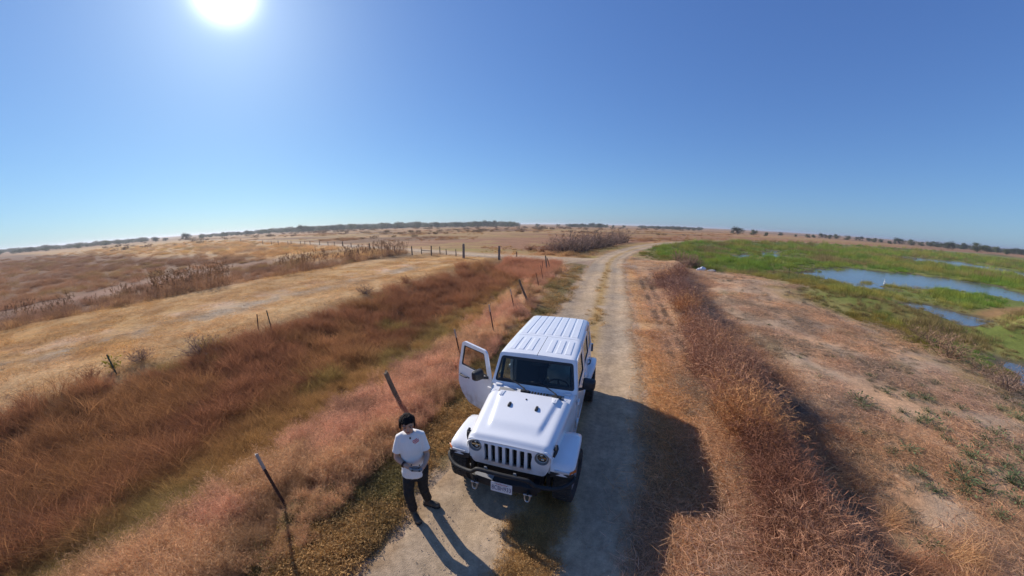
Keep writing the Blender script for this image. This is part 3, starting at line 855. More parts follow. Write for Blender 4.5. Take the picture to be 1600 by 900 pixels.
# --- steel tube bumper, grey patch for its sunlit top, shackles, number plate
bp_ = MB()
def smooth_path(P, n=6):
    P = [np.array(p, float) for p in P]; out = []; Q = [2 * P[0] - P[1]] + P + [2 * P[-1] - P[-2]]
    for i in range(1, len(Q) - 2):
        for k in range(n):
            t = k / n
            out.append(0.5 * ((2 * Q[i]) + (-Q[i - 1] + Q[i + 1]) * t + (2 * Q[i - 1] - 5 * Q[i] + 4 * Q[i + 1] - Q[i + 2]) * t * t + (-Q[i - 1] + 3 * Q[i] - 3 * Q[i + 1] + Q[i + 2]) * t ** 3))
    out.append(P[-1]); return [tuple(p) for p in out]
tube = [(0.40, -0.925, 0.70), (0.47, -0.918, 0.698), (0.545, -0.855, 0.672), (0.62, -0.74, 0.652), (0.675, -0.56, 0.668), (0.705, -0.45, 0.700), (0.722, -0.375, 0.772), (0.728, -0.30, 0.790), (0.735, 0.0, 0.792)]
tube = tube + [(x, -y, z) for x, y, z in tube[-2::-1]]
bp_.tube(smooth_path(tube), 0.030, 12)
bumper = bp_.build('front_bumper', 'black_steel', car, smooth=60)
q = MB()
q.loft([[(0.60, y, z1), (x1, y, z1 - .005), (x1 + .01, y, z0 + .03), (x1 - .03, y, z0), (0.60, y, z0)] for y, x1, z0, z1 in ((-0.52, .64, .54, .62), (-0.44, .695, .50, .640), (0, .715, .49, .645), (0.44, .695, .50, .640), (0.52, .64, .54, .62))])
q.build('bumper_beam', 'black_steel', bumper, bevel=.006)
for y in (-0.24, 0.175):
    q = MB(); q.loft([[(0.70, y - .03, .80), (0.70, y + .03, .80), (0.70, y + .018, .845), (0.70, y - .018, .845)], [(0.712, y - .03, .80), (0.712, y + .03, .80), (0.712, y + .018, .845), (0.712, y - .018, .845)]]); q.build('lamp_tab', 'grey_plastic', bumper, bevel=.003)
q = MB(); q.loft([[(0.62, -.46, .652), (0.70, -.40, .652), (0.728, -.14, .655), (0.64, -.14, .655)], [(0.62, -.46, .658), (0.70, -.40, .658), (0.728, -.14, .661), (0.64, -.14, .661)]]); q.build('sunlit_top_patch', 'grey_plastic', bumper)  # sunlight on part of the bumper top, imitated by a lighter grey sheet
for y in (-0.385, 0.370):
    q = MB()
    q.box((0.70, y - .012, .545), (0.775, y + .012, .605))
    br = q.build('shackle_mount', 'black_steel', bumper, bevel=.006)
    q = MB()
    pth = [(0.765, y - .034, .575), (0.772, y - .036, .545), (0.780, y - .030, .505), (0.786, y - .012, .482), (0.787, y + .012, .482), (0.780, y + .030, .505), (0.772, y + .036, .545), (0.765, y + .034, .575)]
    q.tube(smooth_path(pth, 4), 0.0115, 8); q.tube([(0.765, y - .056, .575), (0.765, y + .050, .575)], 0.012, 8); q.ellipsoid((0.765, y + .056, .575), (.016, .008, .016), 10, 6)
    q.build('shackle', 'grey_metal', bumper)

plate = MB()
def plate_at(u, v, d): return Vector((0.752 + d - v * 0.10, u, 0.5765 + v))
pl_out = rounded([(-.1525, -.076), (.1525, -.076), (.1525, .076), (-.1525, .076)], .012, 3)
plate.loft([[plate_at(u, v, -.003) for u, v in pl_out], [plate_at(u, v, 0.0) for u, v in pl_out]])
number_plate = plate.build('number_plate', 'plate_white', car)
def text_part(name, txt, size, material, parent, place, off, extrude=0.0006, sx=1.0):
    cu = bpy.data.curves.new(name, 'FONT'); cu.body = txt; cu.size = size; cu.align_x = 'CENTER'; cu.align_y = 'CENTER'; cu.extrude = extrude; cu.resolution_u = 3
    o = bpy.data.objects.new(name, cu); COL.objects.link(o)
    dg = bpy.context.evaluated_depsgraph_get(); me = bpy.data.meshes.new_from_object(o.evaluated_get(dg))
    bpy.data.objects.remove(o); bpy.data.curves.remove(cu)
    for v in me.vertices: v.co = place(v.co.x * sx, v.co.y, v.co.z + off)
    me.materials.clear(); me.materials.append(M[material])
    o = bpy.data.objects.new(name, me); COL.objects.link(o); o.parent = parent
    return o
text_part('plate_number', '8CBH933', 0.098, 'plate_blue', number_plate, lambda u, v, d: plate_at(u, v - .014, d), .0012, sx=0.72)
text_part('plate_state', 'California', 0.040, 'plate_red', number_plate, lambda u, v, d: plate_at(u, v + .052, d), .0012)
for s in (-1, 1):
    q = MB(); q.lathe([(0, .008), (.004, .007), (.0042, .0005)], 'z', 8); q.v = [tuple(plate_at(v[0] + s * .09, v[1] + .058, v[2])) for v in q.v]; q.build('plate_bolt', 'grey_metal', number_plate)

# --- windscreen, frame, wipers, cowl vent
WS0, WS1 = Vector((-0.865, 0, 1.262)), Vector((-1.125, 0, 1.772))
wd = (WS1 - WS0); wlen = wd.length; wd.normalize(); wn_ = Vector((wd.z, 0, -wd.x))
def wp(u, v, w): return Vector((0, u, 0)) + WS0 + wd * v - wn_ * w
w_out_ = rounded([(-0.757, 0), (0.757, 0), (0.672, wlen), (-0.672, wlen)], [.03, .03, .05, .05], 4)
hole = rounded([(-0.705, 0.055), (0.705, 0.055), (0.640, wlen - 0.062), (-0.640, wlen - 0.062)], .055, 5)
wframe = plate_with_holes('windscreen_frame', 'white_paint', car, w_out_, [hole[::-1]], wp, 0.06, 0.010)
q = MB(); q.loft([[wp(u, v, .012) for u, v in hole], [wp(u, v, .016) for u, v in hole]]); wglass = q.build('windscreen', 'windscreen', car, smooth=0)
inner = rounded([(-0.672, 0.10), (0.672, 0.10), (0.612, wlen - 0.11), (-0.612, wlen - 0.11)], .05, 5)
plate_with_holes('glass_border', 'black_plastic', wglass, hole, [inner[::-1]], lambda u, v, w: wp(u, v, w + .010), 0.0015, 0)
for (bx, by), (tx, ty) in (((-0.725, -0.105), (0.075, -0.645)), ((-0.690, 0.442), (0.05, -0.155))):
    q = MB()
    p0 = Vector((bx, by, 1.285)); e = wp(ty, tx + .03, -.02); midp = wp(ty * .55 + by * .45, .10, -.035)
    q.tube(smooth_path([p0, p0 + Vector((-.05, -.05, .03)), midp, e], 4), [.016] * 4 + [.010] * 8 + [.006], 8)
    q.tube([p0 - Vector((0, 0, .03)), p0 + Vector((0, 0, .012))], .026, 12)
    w = q.build('wiper', 'black_plastic', car)
    q = MB(); a0 = wp(by - .06 if by > 0 else by, .075, -.012); a1 = wp(ty - .01, tx + .02, -.012)
    q.tube([a0, (a0 + a1) / 2 + wn_ * .004, a1], .007, 6); q.build('wiper_blade', 'rubber', w)
    q = MB(); q.loft([[(bx + dx, by + dy, 1.262) for dx, dy in rounded([(-.035, -.09), (.03, -.07), (.03, .07), (-.035, .09)], .02)], [(bx + dx * .8, by + dy * .85, 1.288) for dx, dy in rounded([(-.035, -.09), (.03, -.07), (.03, .07), (-.035, .09)], .02)]]); q.build('wiper_base', 'black_plastic', w)
def cowl_z(x, y): return float(np.interp(-x, [0.615, 0.66, 0.80, 0.90], [1.205, 1.228, 1.262, 1.262])) + 0.012 * (1 - min(abs(y) / .7, 1))
vent = MB()
vent.loft([[(-0.655, y, cowl_z(-0.655, y) + h) for y, h in ((-.56, .004), (.56, .004))] + [(-0.655, .56, cowl_z(-.655, .56) - .01), (-0.655, -.56, cowl_z(-.655, .56) - .01)], [(-0.775, y, cowl_z(-0.775, y) + h) for y, h in ((-.56, .006), (.56, .006))] + [(-0.775, .56, cowl_z(-.775, .56) - .01), (-0.775, -.56, cowl_z(-.775, .56) - .01)]])
vent_o = vent.build('cowl_panel', 'grey_plastic', car, bevel=.004)
for k in range(7):
    y = -0.025 + 0.050 * k
    q = MB(); q.loft([[(x, y + d, cowl_z(x, y) + h) for d, h in ((-.017, .011), (.017, .011), (.017, .004), (-.017, .004))] for x in (-.672, -.758)]); q.build('vent_slot', 'dark_gap', vent_o)
for s in (-1, 1):
    for dx, dy in ((-.70, .61), (-.78, .645), (-.73, .665)):
        q = MB(); z = cowl_z(dx, dy) - .012; q.lathe([(z, .011), (z + .012, .009), (z + .0125, .0005)], 'z', 8, (dx, s * dy, 0)); q.build('cowl_bolt', 'grey_plastic', body)
    q = MB(); q.box((-.86, s * .60 - .06, 1.27), (-.80, s * .60 + .06, 1.292)); q.build('frame_hinge', 'white_paint', body, bevel=.006)

# --- hard top: two lift-out front panels and the ribbed rear top
def roof_z(x, y):
    z = float(np.interp(-x, [1.12, 1.2, 1.6, 2.2, 3.0, 3.40, 3.50], [1.780, 1.792, 1.812, 1.830, 1.838, 1.834, 1.826]))
    return z - 0.018 * (y / 0.66) ** 2
def rib(y, centres, half):
    d = min(abs(y - c) for c in centres)
    return 0.009 * float(1 - sstep(half - 0.006, half + 0.006, d))
def roof_piece(name, x0, x1, y0, y1, centres, half, rx0, rx1, edges):
    xs = sorted(set([x0, x0 - .012, x1, x1 + .012, rx0, rx0 - .02, rx1, rx1 + .02] + list(np.linspace(x0, x1, 26))), reverse=True)
    ys = set([y0, y1, y0 + .012, y1 - .012] + list(np.linspace(y0, y1, 15)))
    for c in centres:
        for d in (-half - .007, -half - .002, -half + .002, -half + .007, 0, half - .007, half - .002, half + .002, half + .007): ys.add(c + d)
    ys = sorted(y for y in ys if y0 <= y <= y1)
    b = MB(); secs = []
    for x in xs:
        k = sstep(rx0, rx0 - .02, x) * sstep(rx1, rx1 + .02, x)
        w = float(np.interp(-x, [1.12, 1.6, 3.5], [0.675, 0.675, 0.655])) / 0.675
        row = []
        for y in ys:
            e = 0.0
            if 'out' in edges: e += 0.022 * max(0, (abs(y) - 0.62) / 0.055) ** 2
            if 'rear' in edges: e += 0.03 * max(0, (-x - 3.40) / 0.08) ** 2
            row.append((x, y * w, roof_z(x, y) + rib(y, centres, half) * float(k) - e))
        row = [(x, row[0][1], row[0][2] - .05)] + row + [(x, row[-1][1], row[-1][2] - .05)]
        secs.append(row)
    f = [(p[0] + .001, p[1], p[2] - .05) for p in secs[0]]; r_ = [(p[0] - .001, p[1], p[2] - .05) for p in secs[-1]]
    b.loft([f] + secs + [r_], closed=False, caps=False)
    return b.build(name, 'white_paint', car, smooth=25)
q = MB(); q.box((-3.44, -.63, 1.715), (-1.16, .63, 1.770)); roof_base = q.build('roof_liner', 'dark_gap', car, bevel=.01)
roof_piece('roof_panel', -1.135, -2.000, 0.005, 0.675, [0.18, 0.345, 0.51], 0.052, -1.27, -1.87, ('out',))
roof_piece('roof_panel', -1.135, -2.000, -0.675, -0.005, [-0.51, -0.345, -0.18], 0.052, -1.27, -1.87, ('out',))
hard_top = roof_piece('hard_top', -2.010, -3.48, -0.675, 0.675, [-0.52, -0.347, -0.173, 0.0, 0.173, 0.347, 0.52], 0.066, -2.09, -3.40, ('out', 'rear'))
# roof side rails, pillars and rear quarter sides
b = MB()
for s in (-1, 1):
    rail = []
    for x in (-1.135, -1.6, -2.2, -3.0, -3.44):
        zt = roof_z(x, .66) - .02; w = float(np.interp(-x, [1.12, 1.6, 3.5], [0.682, 0.682, 0.662]))
        rail.append([(x, s * (w - .05), zt), (x, s * w, zt - .012), (x, s * (w + .018), zt - .06), (x, s * (w + .022), zt - .085), (x, s * (w - .02), zt - .085)])
    b.loft(rail)
    # rear corner post
    b.loft([[(-3.30, s * .695, 1.72), (-3.46, s * .685, 1.76), (-3.46, s * .65, 1.76), (-3.30, s * .66, 1.72)], [(-3.38, s * .775, 1.20), (-3.60, s * .765, 1.20), (-3.60, s * .73, 1.20), (-3.38, s * .74, 1.20)]])
    # lower edge of the quarter window
    b.loft([[(-2.86, s * .772, 1.19), (-2.86, s * .765, 1.27), (-2.86, s * .73, 1.27), (-2.86, s * .735, 1.19)], [(-3.50, s * .770, 1.19), (-3.50, s * .760, 1.27), (-3.50, s * .73, 1.27), (-3.50, s * .735, 1.19)]])
    # B and C posts
    for x in (-1.965, -2.845):
        b.loft([[(x + .03, s * .705, 1.715), (x - .035, s * .705, 1.715), (x - .035, s * .66, 1.715), (x + .03, s * .66, 1.715)], [(x + .03, s * .765, 1.20), (x - .035, s * .765, 1.20), (x - .035, s * .71, 1.20), (x + .03, s * .71, 1.20)], [(x + .03, s * .765, .50), (x - .035, s * .765, .50), (x - .035, s * .71, .50), (x + .03, s * .71, .50)]])
    # inner A post
    b.loft([[(-0.90, s * .735, 1.26), (-0.95, s * .735, 1.26), (-0.95, s * .70, 1.26), (-0.90, s * .70, 1.26)], [(-1.135, s * .672, 1.74), (-1.19, s * .672, 1.74), (-1.19, s * .635, 1.74), (-1.135, s * .635, 1.74)]])
b.box((-3.47, -.66, 1.735), (-3.43, .66, 1.775))
b.build('roof_rail', 'white_paint', car, bevel=.008)
for s in (-1, 1):
    q = MB(); q.loft([[(-2.88, s * .752, 1.265), (-3.38, s * .748, 1.265), (-3.31, s * .695, 1.715), (-2.87, s * .700, 1.715)], [(-2.88, s * .748, 1.265), (-3.38, s * .744, 1.265), (-3.31, s * .691, 1.715), (-2.87, s * .696, 1.715)]])
    q.build('quarter_window', 'dark_glass', car, smooth=0)
q = MB(); q.loft([[(-3.60, y, 1.21) for y in (-.72, .72)] + [(-3.46, y, 1.75) for y in (.65, -.65)], [(-3.595, y, 1.21) for y in (-.72, .72)] + [(-3.455, y, 1.75) for y in (.65, -.65)]]); q.build('rear_window', 'dark_glass', car, smooth=0)
for s in (-1, 1):
    q = MB(); q.box((-3.655, min(s * .70, s * .815), .98), (-3.57, max(s * .70, s * .815), 1.17)); q.build('tail_light', 'lamp_dark', car, bevel=.015)
spare = copy_tree(wh0); spare.name = 'spare_wheel'; spare.parent = car; spare.location = (-3.80, 0.02, 1.02); spare.rotation_euler = (0, 0, PI / 2)
rb = MB(); rb.box((-3.78, -.72, .50), (-3.62, .72, .64)); rb.build('rear_bumper', 'black_plastic', car, bevel=.02)

# --- doors: panel, framed window, handle, mirror
def make_door(front=True):
    d = empty('front_door' if front else 'rear_door')
    # door space: l from the hinge backwards, z up, y outwards
    if front:
        lower = [(0.0, 0.60), (0.06, 0.52), (0.72, 0.52), (0.90, 0.70), (0.985, 0.90), (0.985, 1.245), (0.0, 1.245)]
        fr_out = [(0.005, 1.235), (0.985, 1.235), (0.93, 1.735), (0.86, 1.765), (0.255, 1.750), (0.19, 1.71)]
        fr_in = [(0.115, 1.285), (0.905, 1.285), (0.865, 1.690), (0.275, 1.690), (0.25, 1.67)]
    else:
        lower = [(0.0, 0.52), (0.55, 0.52), (0.64, 0.66), (0.72, 0.90), (0.86, 0.985), (0.86, 1.245), (0.0, 1.245)]
        fr_out = [(0.0, 1.235), (0.86, 1.235), (0.86, 1.735), (0.80, 1.755), (0.05, 1.755), (0.0, 1.72)]
        fr_in = [(0.055, 1.285), (0.80, 1.285), (0.80, 1.69), (0.055, 1.69)]
    def pl(u, v, w): return Vector((-u, (0.024 * math.sin(min(max((v - .5) / .75, 0), 1) * PI) * (v < 1.25) - max(v - 1.24, 0) * 0.135) - w, v))
    up = lambda P: [(a, c) for a, c in P]
    panel = plate_with_holes('door_panel', 'white_paint', d, rounded(lower, [.03, .05, .08, .06, .05, .004, .004], 4), [], pl, 0.055, .010)
    plate_with_holes('window_frame', 'white_paint', d, rounded(fr_out, [.004, .004, .05, .04, .06, .04][:len(fr_out)], 4), [rounded(fr_in, .03, 4)[::-1]], pl, 0.040, .006)
    seal_in = [(a + (0.02 if a < .5 else -0.02), c + (.02 if c < 1.5 else -.02)) for a, c in fr_in]
    plate_with_holes('window_seal', 'black_plastic', d, rounded([(a + (-.004 if a < .5 else .004), c + (-.004 if c < 1.5 else .004)) for a, c in fr_in], .03, 4), [rounded(seal_in, .025, 4)[::-1]], lambda u, v, w: pl(u, v, w + .008), 0.02, 0)
    q = MB(); ri = rounded([(a + (.01 if a < .5 else -.01), c + (.01 if c < 1.5 else -.01)) for a, c in fr_in], .03, 4)
    q.loft([[pl(u, v, .018) for u, v in ri], [pl(u, v, .022) for u, v in ri]]); q.build('window_glass', 'side_glass' if front else 'dark_glass', d, smooth=0)
    hx = 0.80 if front else 0.70
    q = MB(); q.tube(smooth_path([pl(hx - .11, 1.085, 0), pl(hx - .10, 1.087, -.035), pl(hx, 1.09, -.042), pl(hx + .10, 1.087, -.035), pl(hx + .11, 1.085, 0)], 3), .014, 8)
    q.lathe([(-.002, .018), (.006, .016), (.0065, .0005)], 'y', 12, pl(hx - .15, 1.085, 0)); q.build('door_handle', 'black_plastic', d)
    for z in (0.72, 1.10):
        q = MB(); q.box((-.075, .005, z - .03), (.05, .035, z + .03)); q.build('door_hinge', 'white_paint', d, bevel=.008)
    q = MB(); q.loft([[pl(u, v, .056) for u, v in rounded([(0.05, .6), (.70 if front else .5, .56), (.90 if front else .72, .92), (.92 if front else .8, 1.22), (.05, 1.22)], .05)], [pl(u, v, .095) for u, v in rounded([(0.10, .66), (.66 if front else .45, .62), (.84 if front else .66, .94), (.86 if front else .74, 1.19), (.10, 1.19)], .05)]]); q.build('door_trim', 'seat_black', d, bevel=.01)
    if front:
        q = MB(); q.tube([pl(.10, 1.28, .01), pl(.14, 1.285, -.06), pl(.20, 1.30, -.12)], [.03, .026, .03], 10); arm = q
        mo = [(u, v) for u, v in rounded([(-.115, -.10), (.105, -.09), (.115, .085), (-.10, .10)], .045, 4)]
        c = Vector((-.175, .155, 1.36))
        q.loft([[c + Vector((dx, u * k, v * k)) for u, v in mo] for dx, k in ((-.055, .90), (-.05, 1.0), (.0, 1.0), (.045, .86), (.062, .55))])
        mir = q.build('wing_mirror', 'black_plastic', d, smooth=50)
        q = MB(); q.loft([[c + Vector((-.056, u * .84, v * .84)) for u, v in mo], [c + Vector((-.058, u * .84, v * .84)) for u, v in mo]]); q.build('mirror_glass', 'chrome', mir, smooth=0)
    return d
def mirror_door(d):
    """the same door for the other side of the vehicle"""
    c = copy_tree(d)
    return c
door_l = make_door(True); door_l.parent = car; door_l.location = (-0.93, 0.765, 0)
rear_l = make_door(False); rear_l.parent = car; rear_l.location = (-1.985, 0.765, 0)
rear_r = copy_tree(rear_l, car); rear_r.location = (-1.985, -0.765, 0); rear_r.scale = (1, -1, 1)
door_r = copy_tree(door_l, car); door_r.location = (-0.93, -0.79, 0); door_r.scale = (1, -1, 1); door_r.rotation_euler = (0, 0, R(63))
tag(door_r, 'front passenger door standing open')

# --- cabin
def seat(x, y, parent, scale=1.0):
    s = empty('seat'); s.parent = parent; s.location = (x, y, 0.55)
    q = MB(); q.loft([[(dx, dy * k, z) for dx, dy in rounded([(-.26, -.24), (.26, -.25), (.26, .25), (-.26, .24)], .06)] for z, k in ((.10, .9), (.14, 1), (.24, 1), (.28, .9))]); q.build('seat_cushion', 'seat_black', s)
    q = MB(); q.loft([[(-.22 - z * .22 + dx, dy * k, .22 + z) for dx, dy in rounded([(-.06, -.24), (.06, -.25), (.06, .25), (-.06, .24)], .04)] for z, k in ((0, .9), (.1, 1), (.42, .98), (.56, .82), (.60, .6))]); q.build('backrest', 'seat_black', s)
    q = MB(); q.loft([[(-.36 + dx, dy * k, .84 + z) for dx, dy in rounded([(-.05, -.13), (.05, -.13), (.05, .13), (-.05, .13)], .03)] for z, k in ((0, .85), (.04, 1), (.15, 1), (.19, .8))]); q.build('headrest', 'seat_black', s)
    return s
for x, y in ((-1.62, .37), (-1.62, -.37), (-2.55, .36), (-2.55, -.36)): seat(x, y, car)
q = MB()
q.loft([[(x, y, z) for y, z in ((-.69, .85), (-.69, zt), (0, zt + .02), (.69, zt), (.69, .85))] for x, zt in ((-.92, 1.235), (-1.02, 1.245), (-1.12, 1.20), (-1.16, 1.10))])
q.loft([[(-1.08, .20, 1.20), (-1.08, .56, 1.20), (-1.14, .56, 1.10), (-1.14, .20, 1.10)], [(-1.04, .20, 1.29), (-1.04, .56, 1.29), (-1.17, .56, 1.26), (-1.17, .20, 1.26)]])
q.box((-1.175, -.11, .80), (-1.12, .11, 1.25))
q.build('dashboard', 'black_plastic', car, bevel=.012)
q = MB(); c = Vector((-1.30, .37, 1.16)); ax_ = Vector((-.88, 0, .47)).normalized(); e1 = Vector((0, 1, 0)); e2 = ax_.cross(e1)
q.tube([c + (e1 * math.cos(t) + e2 * math.sin(t)) * .19 for t in np.linspace(0, 2 * PI, 29)], .015, 8)
for t in (0.2, PI - .2, 1.5 * PI): q.tube([c, c + (e1 * math.cos(t) + e2 * math.sin(t)) * .185], [.03, .014], 8)
q.tube([c, c - ax_ * .20], .035, 10); q.build('steering_wheel', 'seat_black', car)
q = MB()
for s in (-1, 1):
    q.tube(smooth_path([(-1.02, s * .64, 1.25), (-1.16, s * .60, 1.68), (-1.30, s * .585, 1.73), (-2.0, s * .585, 1.74), (-3.0, s * .585, 1.74), (-3.35, s * .60, 1.60), (-3.5, s * .64, 1.2)], 4), .028, 8)
    q.tube([(-1.97, s * .60, 1.74), (-1.97, s * .68, 1.2), (-1.97, s * .68, .56)], .028, 8)
q.tube([(-1.97, -.6, 1.74), (-1.97, .6, 1.74)], .028, 8); q.tube([(-1.24, -.58, 1.715), (-1.24, .58, 1.715)], .024, 8); q.build('roll_cage', 'seat_black', car)
for s in (-1, 1):
    q = MB(); q.loft([[(-1.93, s * .62 + d, 1.66), (-1.932, s * .62 + d, 1.66)] for d in (-.025, .025)] , closed=False, caps=False)
    q = MB(); q.loft([[(-1.90, s * .60 - .026, 1.70), (-1.90, s * .60 + .026, 1.70), (-1.905, s * .60 + .026, 1.70), (-1.905, s * .60 - .026, 1.70)], [(-1.86, s * .66 - .026, .75), (-1.86, s * .66 + .026, .75), (-1.865, s * .66 + .026, .75), (-1.865, s * .66 - .026, .75)]]); q.build('seat_belt', 'seat_belt', car)
    q = MB(); q.loft([[wp(s * .36 + u, wlen - .02 + v * .5, .10 + v * .25) for u, v in rounded([(-.21, -.16), (.21, -.16), (.21, 0), (-.21, 0)], .03)], [wp(s * .36 + u, wlen - .02 + v * .5, .115 + v * .25) for u, v in rounded([(-.21, -.16), (.21, -.16), (.21, 0), (-.21, 0)], .03)]]); q.build('sun_visor', 'grey_plastic', car)
q = MB(); q.ellipsoid(wp(0, wlen - .14, .07), (.02, .11, .035)); q.tube([wp(0, wlen - .14, .06), wp(0, wlen - .10, .02)], .01, 6); q.build('rear_view_mirror', 'black_plastic', car)
for s in (-1, 1):
    q = MB(); p0 = wp(s * .655, .18, .07); p1 = wp(s * .625, .42, .07)
    q.tube(smooth_path([p0, p0 + wd * .04 - wn_ * .05, p1 - wd * .04 - wn_ * .05, p1], 4), .014, 8); q.build('grab_handle', 'grey_plastic', car)
# a pale jacket thrown over the driver's seat
def lump(name, material, parent, c, r, seed, amp=.25, seg=22, rings=14):
    q = MB(); q.ellipsoid((0, 0, 0), (1, 1, 1), seg, rings)
    P = np.array(q.v); n = vnoise(P[:, 0] * 2.1 + 5 * seed, P[:, 1] * 2.1 + P[:, 2] * 1.7, seed) - .5 + .6 * (vnoise(P[:, 0] * 4.7 + P[:, 2] * 3, P[:, 1] * 4.7, seed + 1) - .5)
    P = P * (1 + amp * 2 * n)[:, None] * np.array(r) + np.array(c); q.v = [tuple(p) for p in P]
    return q.build(name, material, parent, smooth=60)
jw = empty('jacket', car.matrix_basis @ Vector((-1.66, .36, 0.84)), car.rotation_euler.z)
lump('jacket_body', 'pale_cloth', jw, (-.06, 0, .30), (.13, .27, .30), 3)
lump('jacket_sleeve', 'pale_cloth', jw, (.03, .20, .16), (.09, .09, .20), 5)
tag(jw, "pale grey cloth jacket heaped on the driver's seat behind the windscreen", 'jacket')
# ------------------------------------------------------------------ plants: tuft shapes
foliage_mat('dry_blade', (0.3, 0.2, 0.1), 0.5, vary=0.22)
foliage_mat('leaf_tint', (0.1, 0.15, 0.05), 0.35, vary=0.25)
foliage_mat('twig_tint', (0.2, 0.12, 0.08), 0.15, vary=0.25)
foliage_mat('leaf_green', (0.15, 0.185, 0.085), 0.35, tint=False)
foliage_mat('leaf_yellow', (0.32, 0.28, 0.03), 0.4, tint=False)
foliage_mat('crown_green', (0.105, 0.12, 0.045), 0.25, tint=False)
foliage_mat('crown_olive', (0.115, 0.125, 0.05), 0.25, tint=False)
foliage_mat('crown_dark', (0.06, 0.076, 0.04), 0.2, tint=False)
foliage_mat('brush_brown', (0.14, 0.095, 0.07), 0.1, tint=False)
foliage_mat('reed_plume', (0.12, 0.075, 0.055), 0.25, tint=False)
foliage_mat('reed_stalk', (0.22, 0.14, 0.08), 0.3, tint=False)
mat('bark', (0.10, 0.075, 0.055), 0.9, noise=(6, .3))

class Tuft:
    """blades, leaves and twigs gathered into one small plant mesh with a lightness value per piece"""
    def __init__(self, seed): self.v = []; self.f = []; self.s = []; self.r = np.random.default_rng(seed)
    def strip(self, pts, w, shade, side=None, tip=True):
        pts = [np.array(p, float) for p in pts]; n = len(pts); b = len(self.v)
        d = pts[-1] - pts[0]
        if side is None:
            side = np.cross(d, self.r.normal(size=3)); 
        side = side / (np.linalg.norm(side) + 1e-9)
        for i, p in enumerate(pts):
            k = w * (1 - 0.75 * (i / (n - 1)) ** 1.5)
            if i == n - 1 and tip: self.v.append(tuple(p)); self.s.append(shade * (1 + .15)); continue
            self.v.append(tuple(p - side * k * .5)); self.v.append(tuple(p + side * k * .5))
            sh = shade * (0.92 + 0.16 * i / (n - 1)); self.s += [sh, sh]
        for i in range(n - 1):
            a = b + 2 * i
            if i == n - 2 and tip: self.f.append((a, a + 1, a + 2))
            else: self.f.append((a, a + 1, a + 3, a + 2))
    def blade(self, x, y, h, lean, az, w, shade, seg=3, droop=0.0):
        pts = []
        for i in range(seg + 1):
            t = i / seg
            o = lean * t ** 1.6 * h
            pts.append((x + math.sin(az) * o, y + math.cos(az) * o, h * (t - droop * t ** 2.5)))
        self.strip(pts, w, shade)
    def leaf(self, p, d, n, l, w, shade):
        p = np.array(p, float); d = d / (np.linalg.norm(d) + 1e-9); s = np.cross(d, n); s /= (np.linalg.norm(s) + 1e-9)
        b = len(self.v)
        self.v += [tuple(p), tuple(p + d * l * .5 + s * w * .5), tuple(p + d * l), tuple(p + d * l * .5 - s * w * .5)]
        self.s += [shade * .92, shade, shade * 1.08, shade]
        self.f.append((b, b + 1, b + 2, b + 3))
    def mesh(self, name, material):
        me = bpy.data.meshes.new(name); me.from_pydata(self.v, [], self.f)
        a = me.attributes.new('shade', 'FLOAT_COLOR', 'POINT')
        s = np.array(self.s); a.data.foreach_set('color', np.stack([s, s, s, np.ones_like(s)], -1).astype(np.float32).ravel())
        me.materials.append(M[material]); me.update()
        return me
    def join(self, other, dx, dy, a, k=1.0):
        b = len(self.v); ca, sa = math.cos(a), math.sin(a)
        self.v += [((x * ca - y * sa) * k + dx, (x * sa + y * ca) * k + dy, z * k) for x, y, z in other.v]
        self.f += [tuple(i + b for i in f) for f in other.f]; self.s += other.s
    def proto(self, name, material):
        return bpy.data.objects.new(name, self.mesh(name, material))     # not linked: only a pattern for the scatter

def tall_grass(seed, n=46, rad_=.22, h=(.55, .95), lean=.55, spread=.9, w=.007, wind=-2.2, windk=.55):
    T = Tuft(seed); r = T.r
    for _ in range(n):
        a = r.uniform(0, 2 * PI); q = rad_ * math.sqrt(r.uniform()); hh = r.uniform(*h)
        az = r.normal(wind, spread) if r.uniform() < windk else r.uniform(0, 2 * PI)
        T.blade(math.sin(a) * q, math.cos(a) * q, hh, abs(r.normal(lean, .25)), az, w * r.uniform(.6, 1.3), r.uniform(.6, 1.25), 3, r.uniform(0, .25))
    return T
def fluffy_grass(seed, n=40, rad_=.2):
    """dry feathery grass: stalks with many fine side wisps"""
    T = Tuft(seed); r = T.r
    for _ in range(n):
        a = r.uniform(0, 2 * PI); q = rad_ * math.sqrt(r.uniform()); hh = r.uniform(.28, .62)
        az = r.uniform(0, 2 * PI); ln = abs(r.normal(.3, .2)); sh = r.uniform(.7, 1.2)
        x, y = math.sin(a) * q, math.cos(a) * q
        T.blade(x, y, hh, ln, az, .006, sh, 2)
        for k in range(6):
            t = r.uniform(.35, 1); o = ln * t ** 1.6 * hh
            T.leaf((x + math.sin(az) * o, y + math.cos(az) * o, hh * t), r.normal(size=3) * [1, 1, .6] + [0, 0, .4], r.normal(size=3), r.uniform(.05, .12), .006, sh * r.uniform(.9, 1.25))
    return T
def straw_litter(seed, n=34, rad_=.34, up=.12, w=.006, l=(.10, .32)):
    T = Tuft(seed); r = T.r
    for _ in range(n):
        a = r.uniform(0, 2 * PI); q = rad_ * math.sqrt(r.uniform()); az = r.uniform(0, 2 * PI); ll = r.uniform(*l)
        x, y = math.sin(a) * q, math.cos(a) * q; z = r.uniform(.005, .05); rise = ll * abs(r.normal(0, up))
        T.strip([(x, y, z), (x + math.sin(az) * ll * .5, y + math.cos(az) * ll * .5, z + rise * .7), (x + math.sin(az) * ll, y + math.cos(az) * ll, z + rise * .8)], w * r.uniform(.6, 1.4), r.uniform(.55, 1.35), side=np.array([math.cos(az), -math.sin(az), r.normal(0, .5)]))
    return T
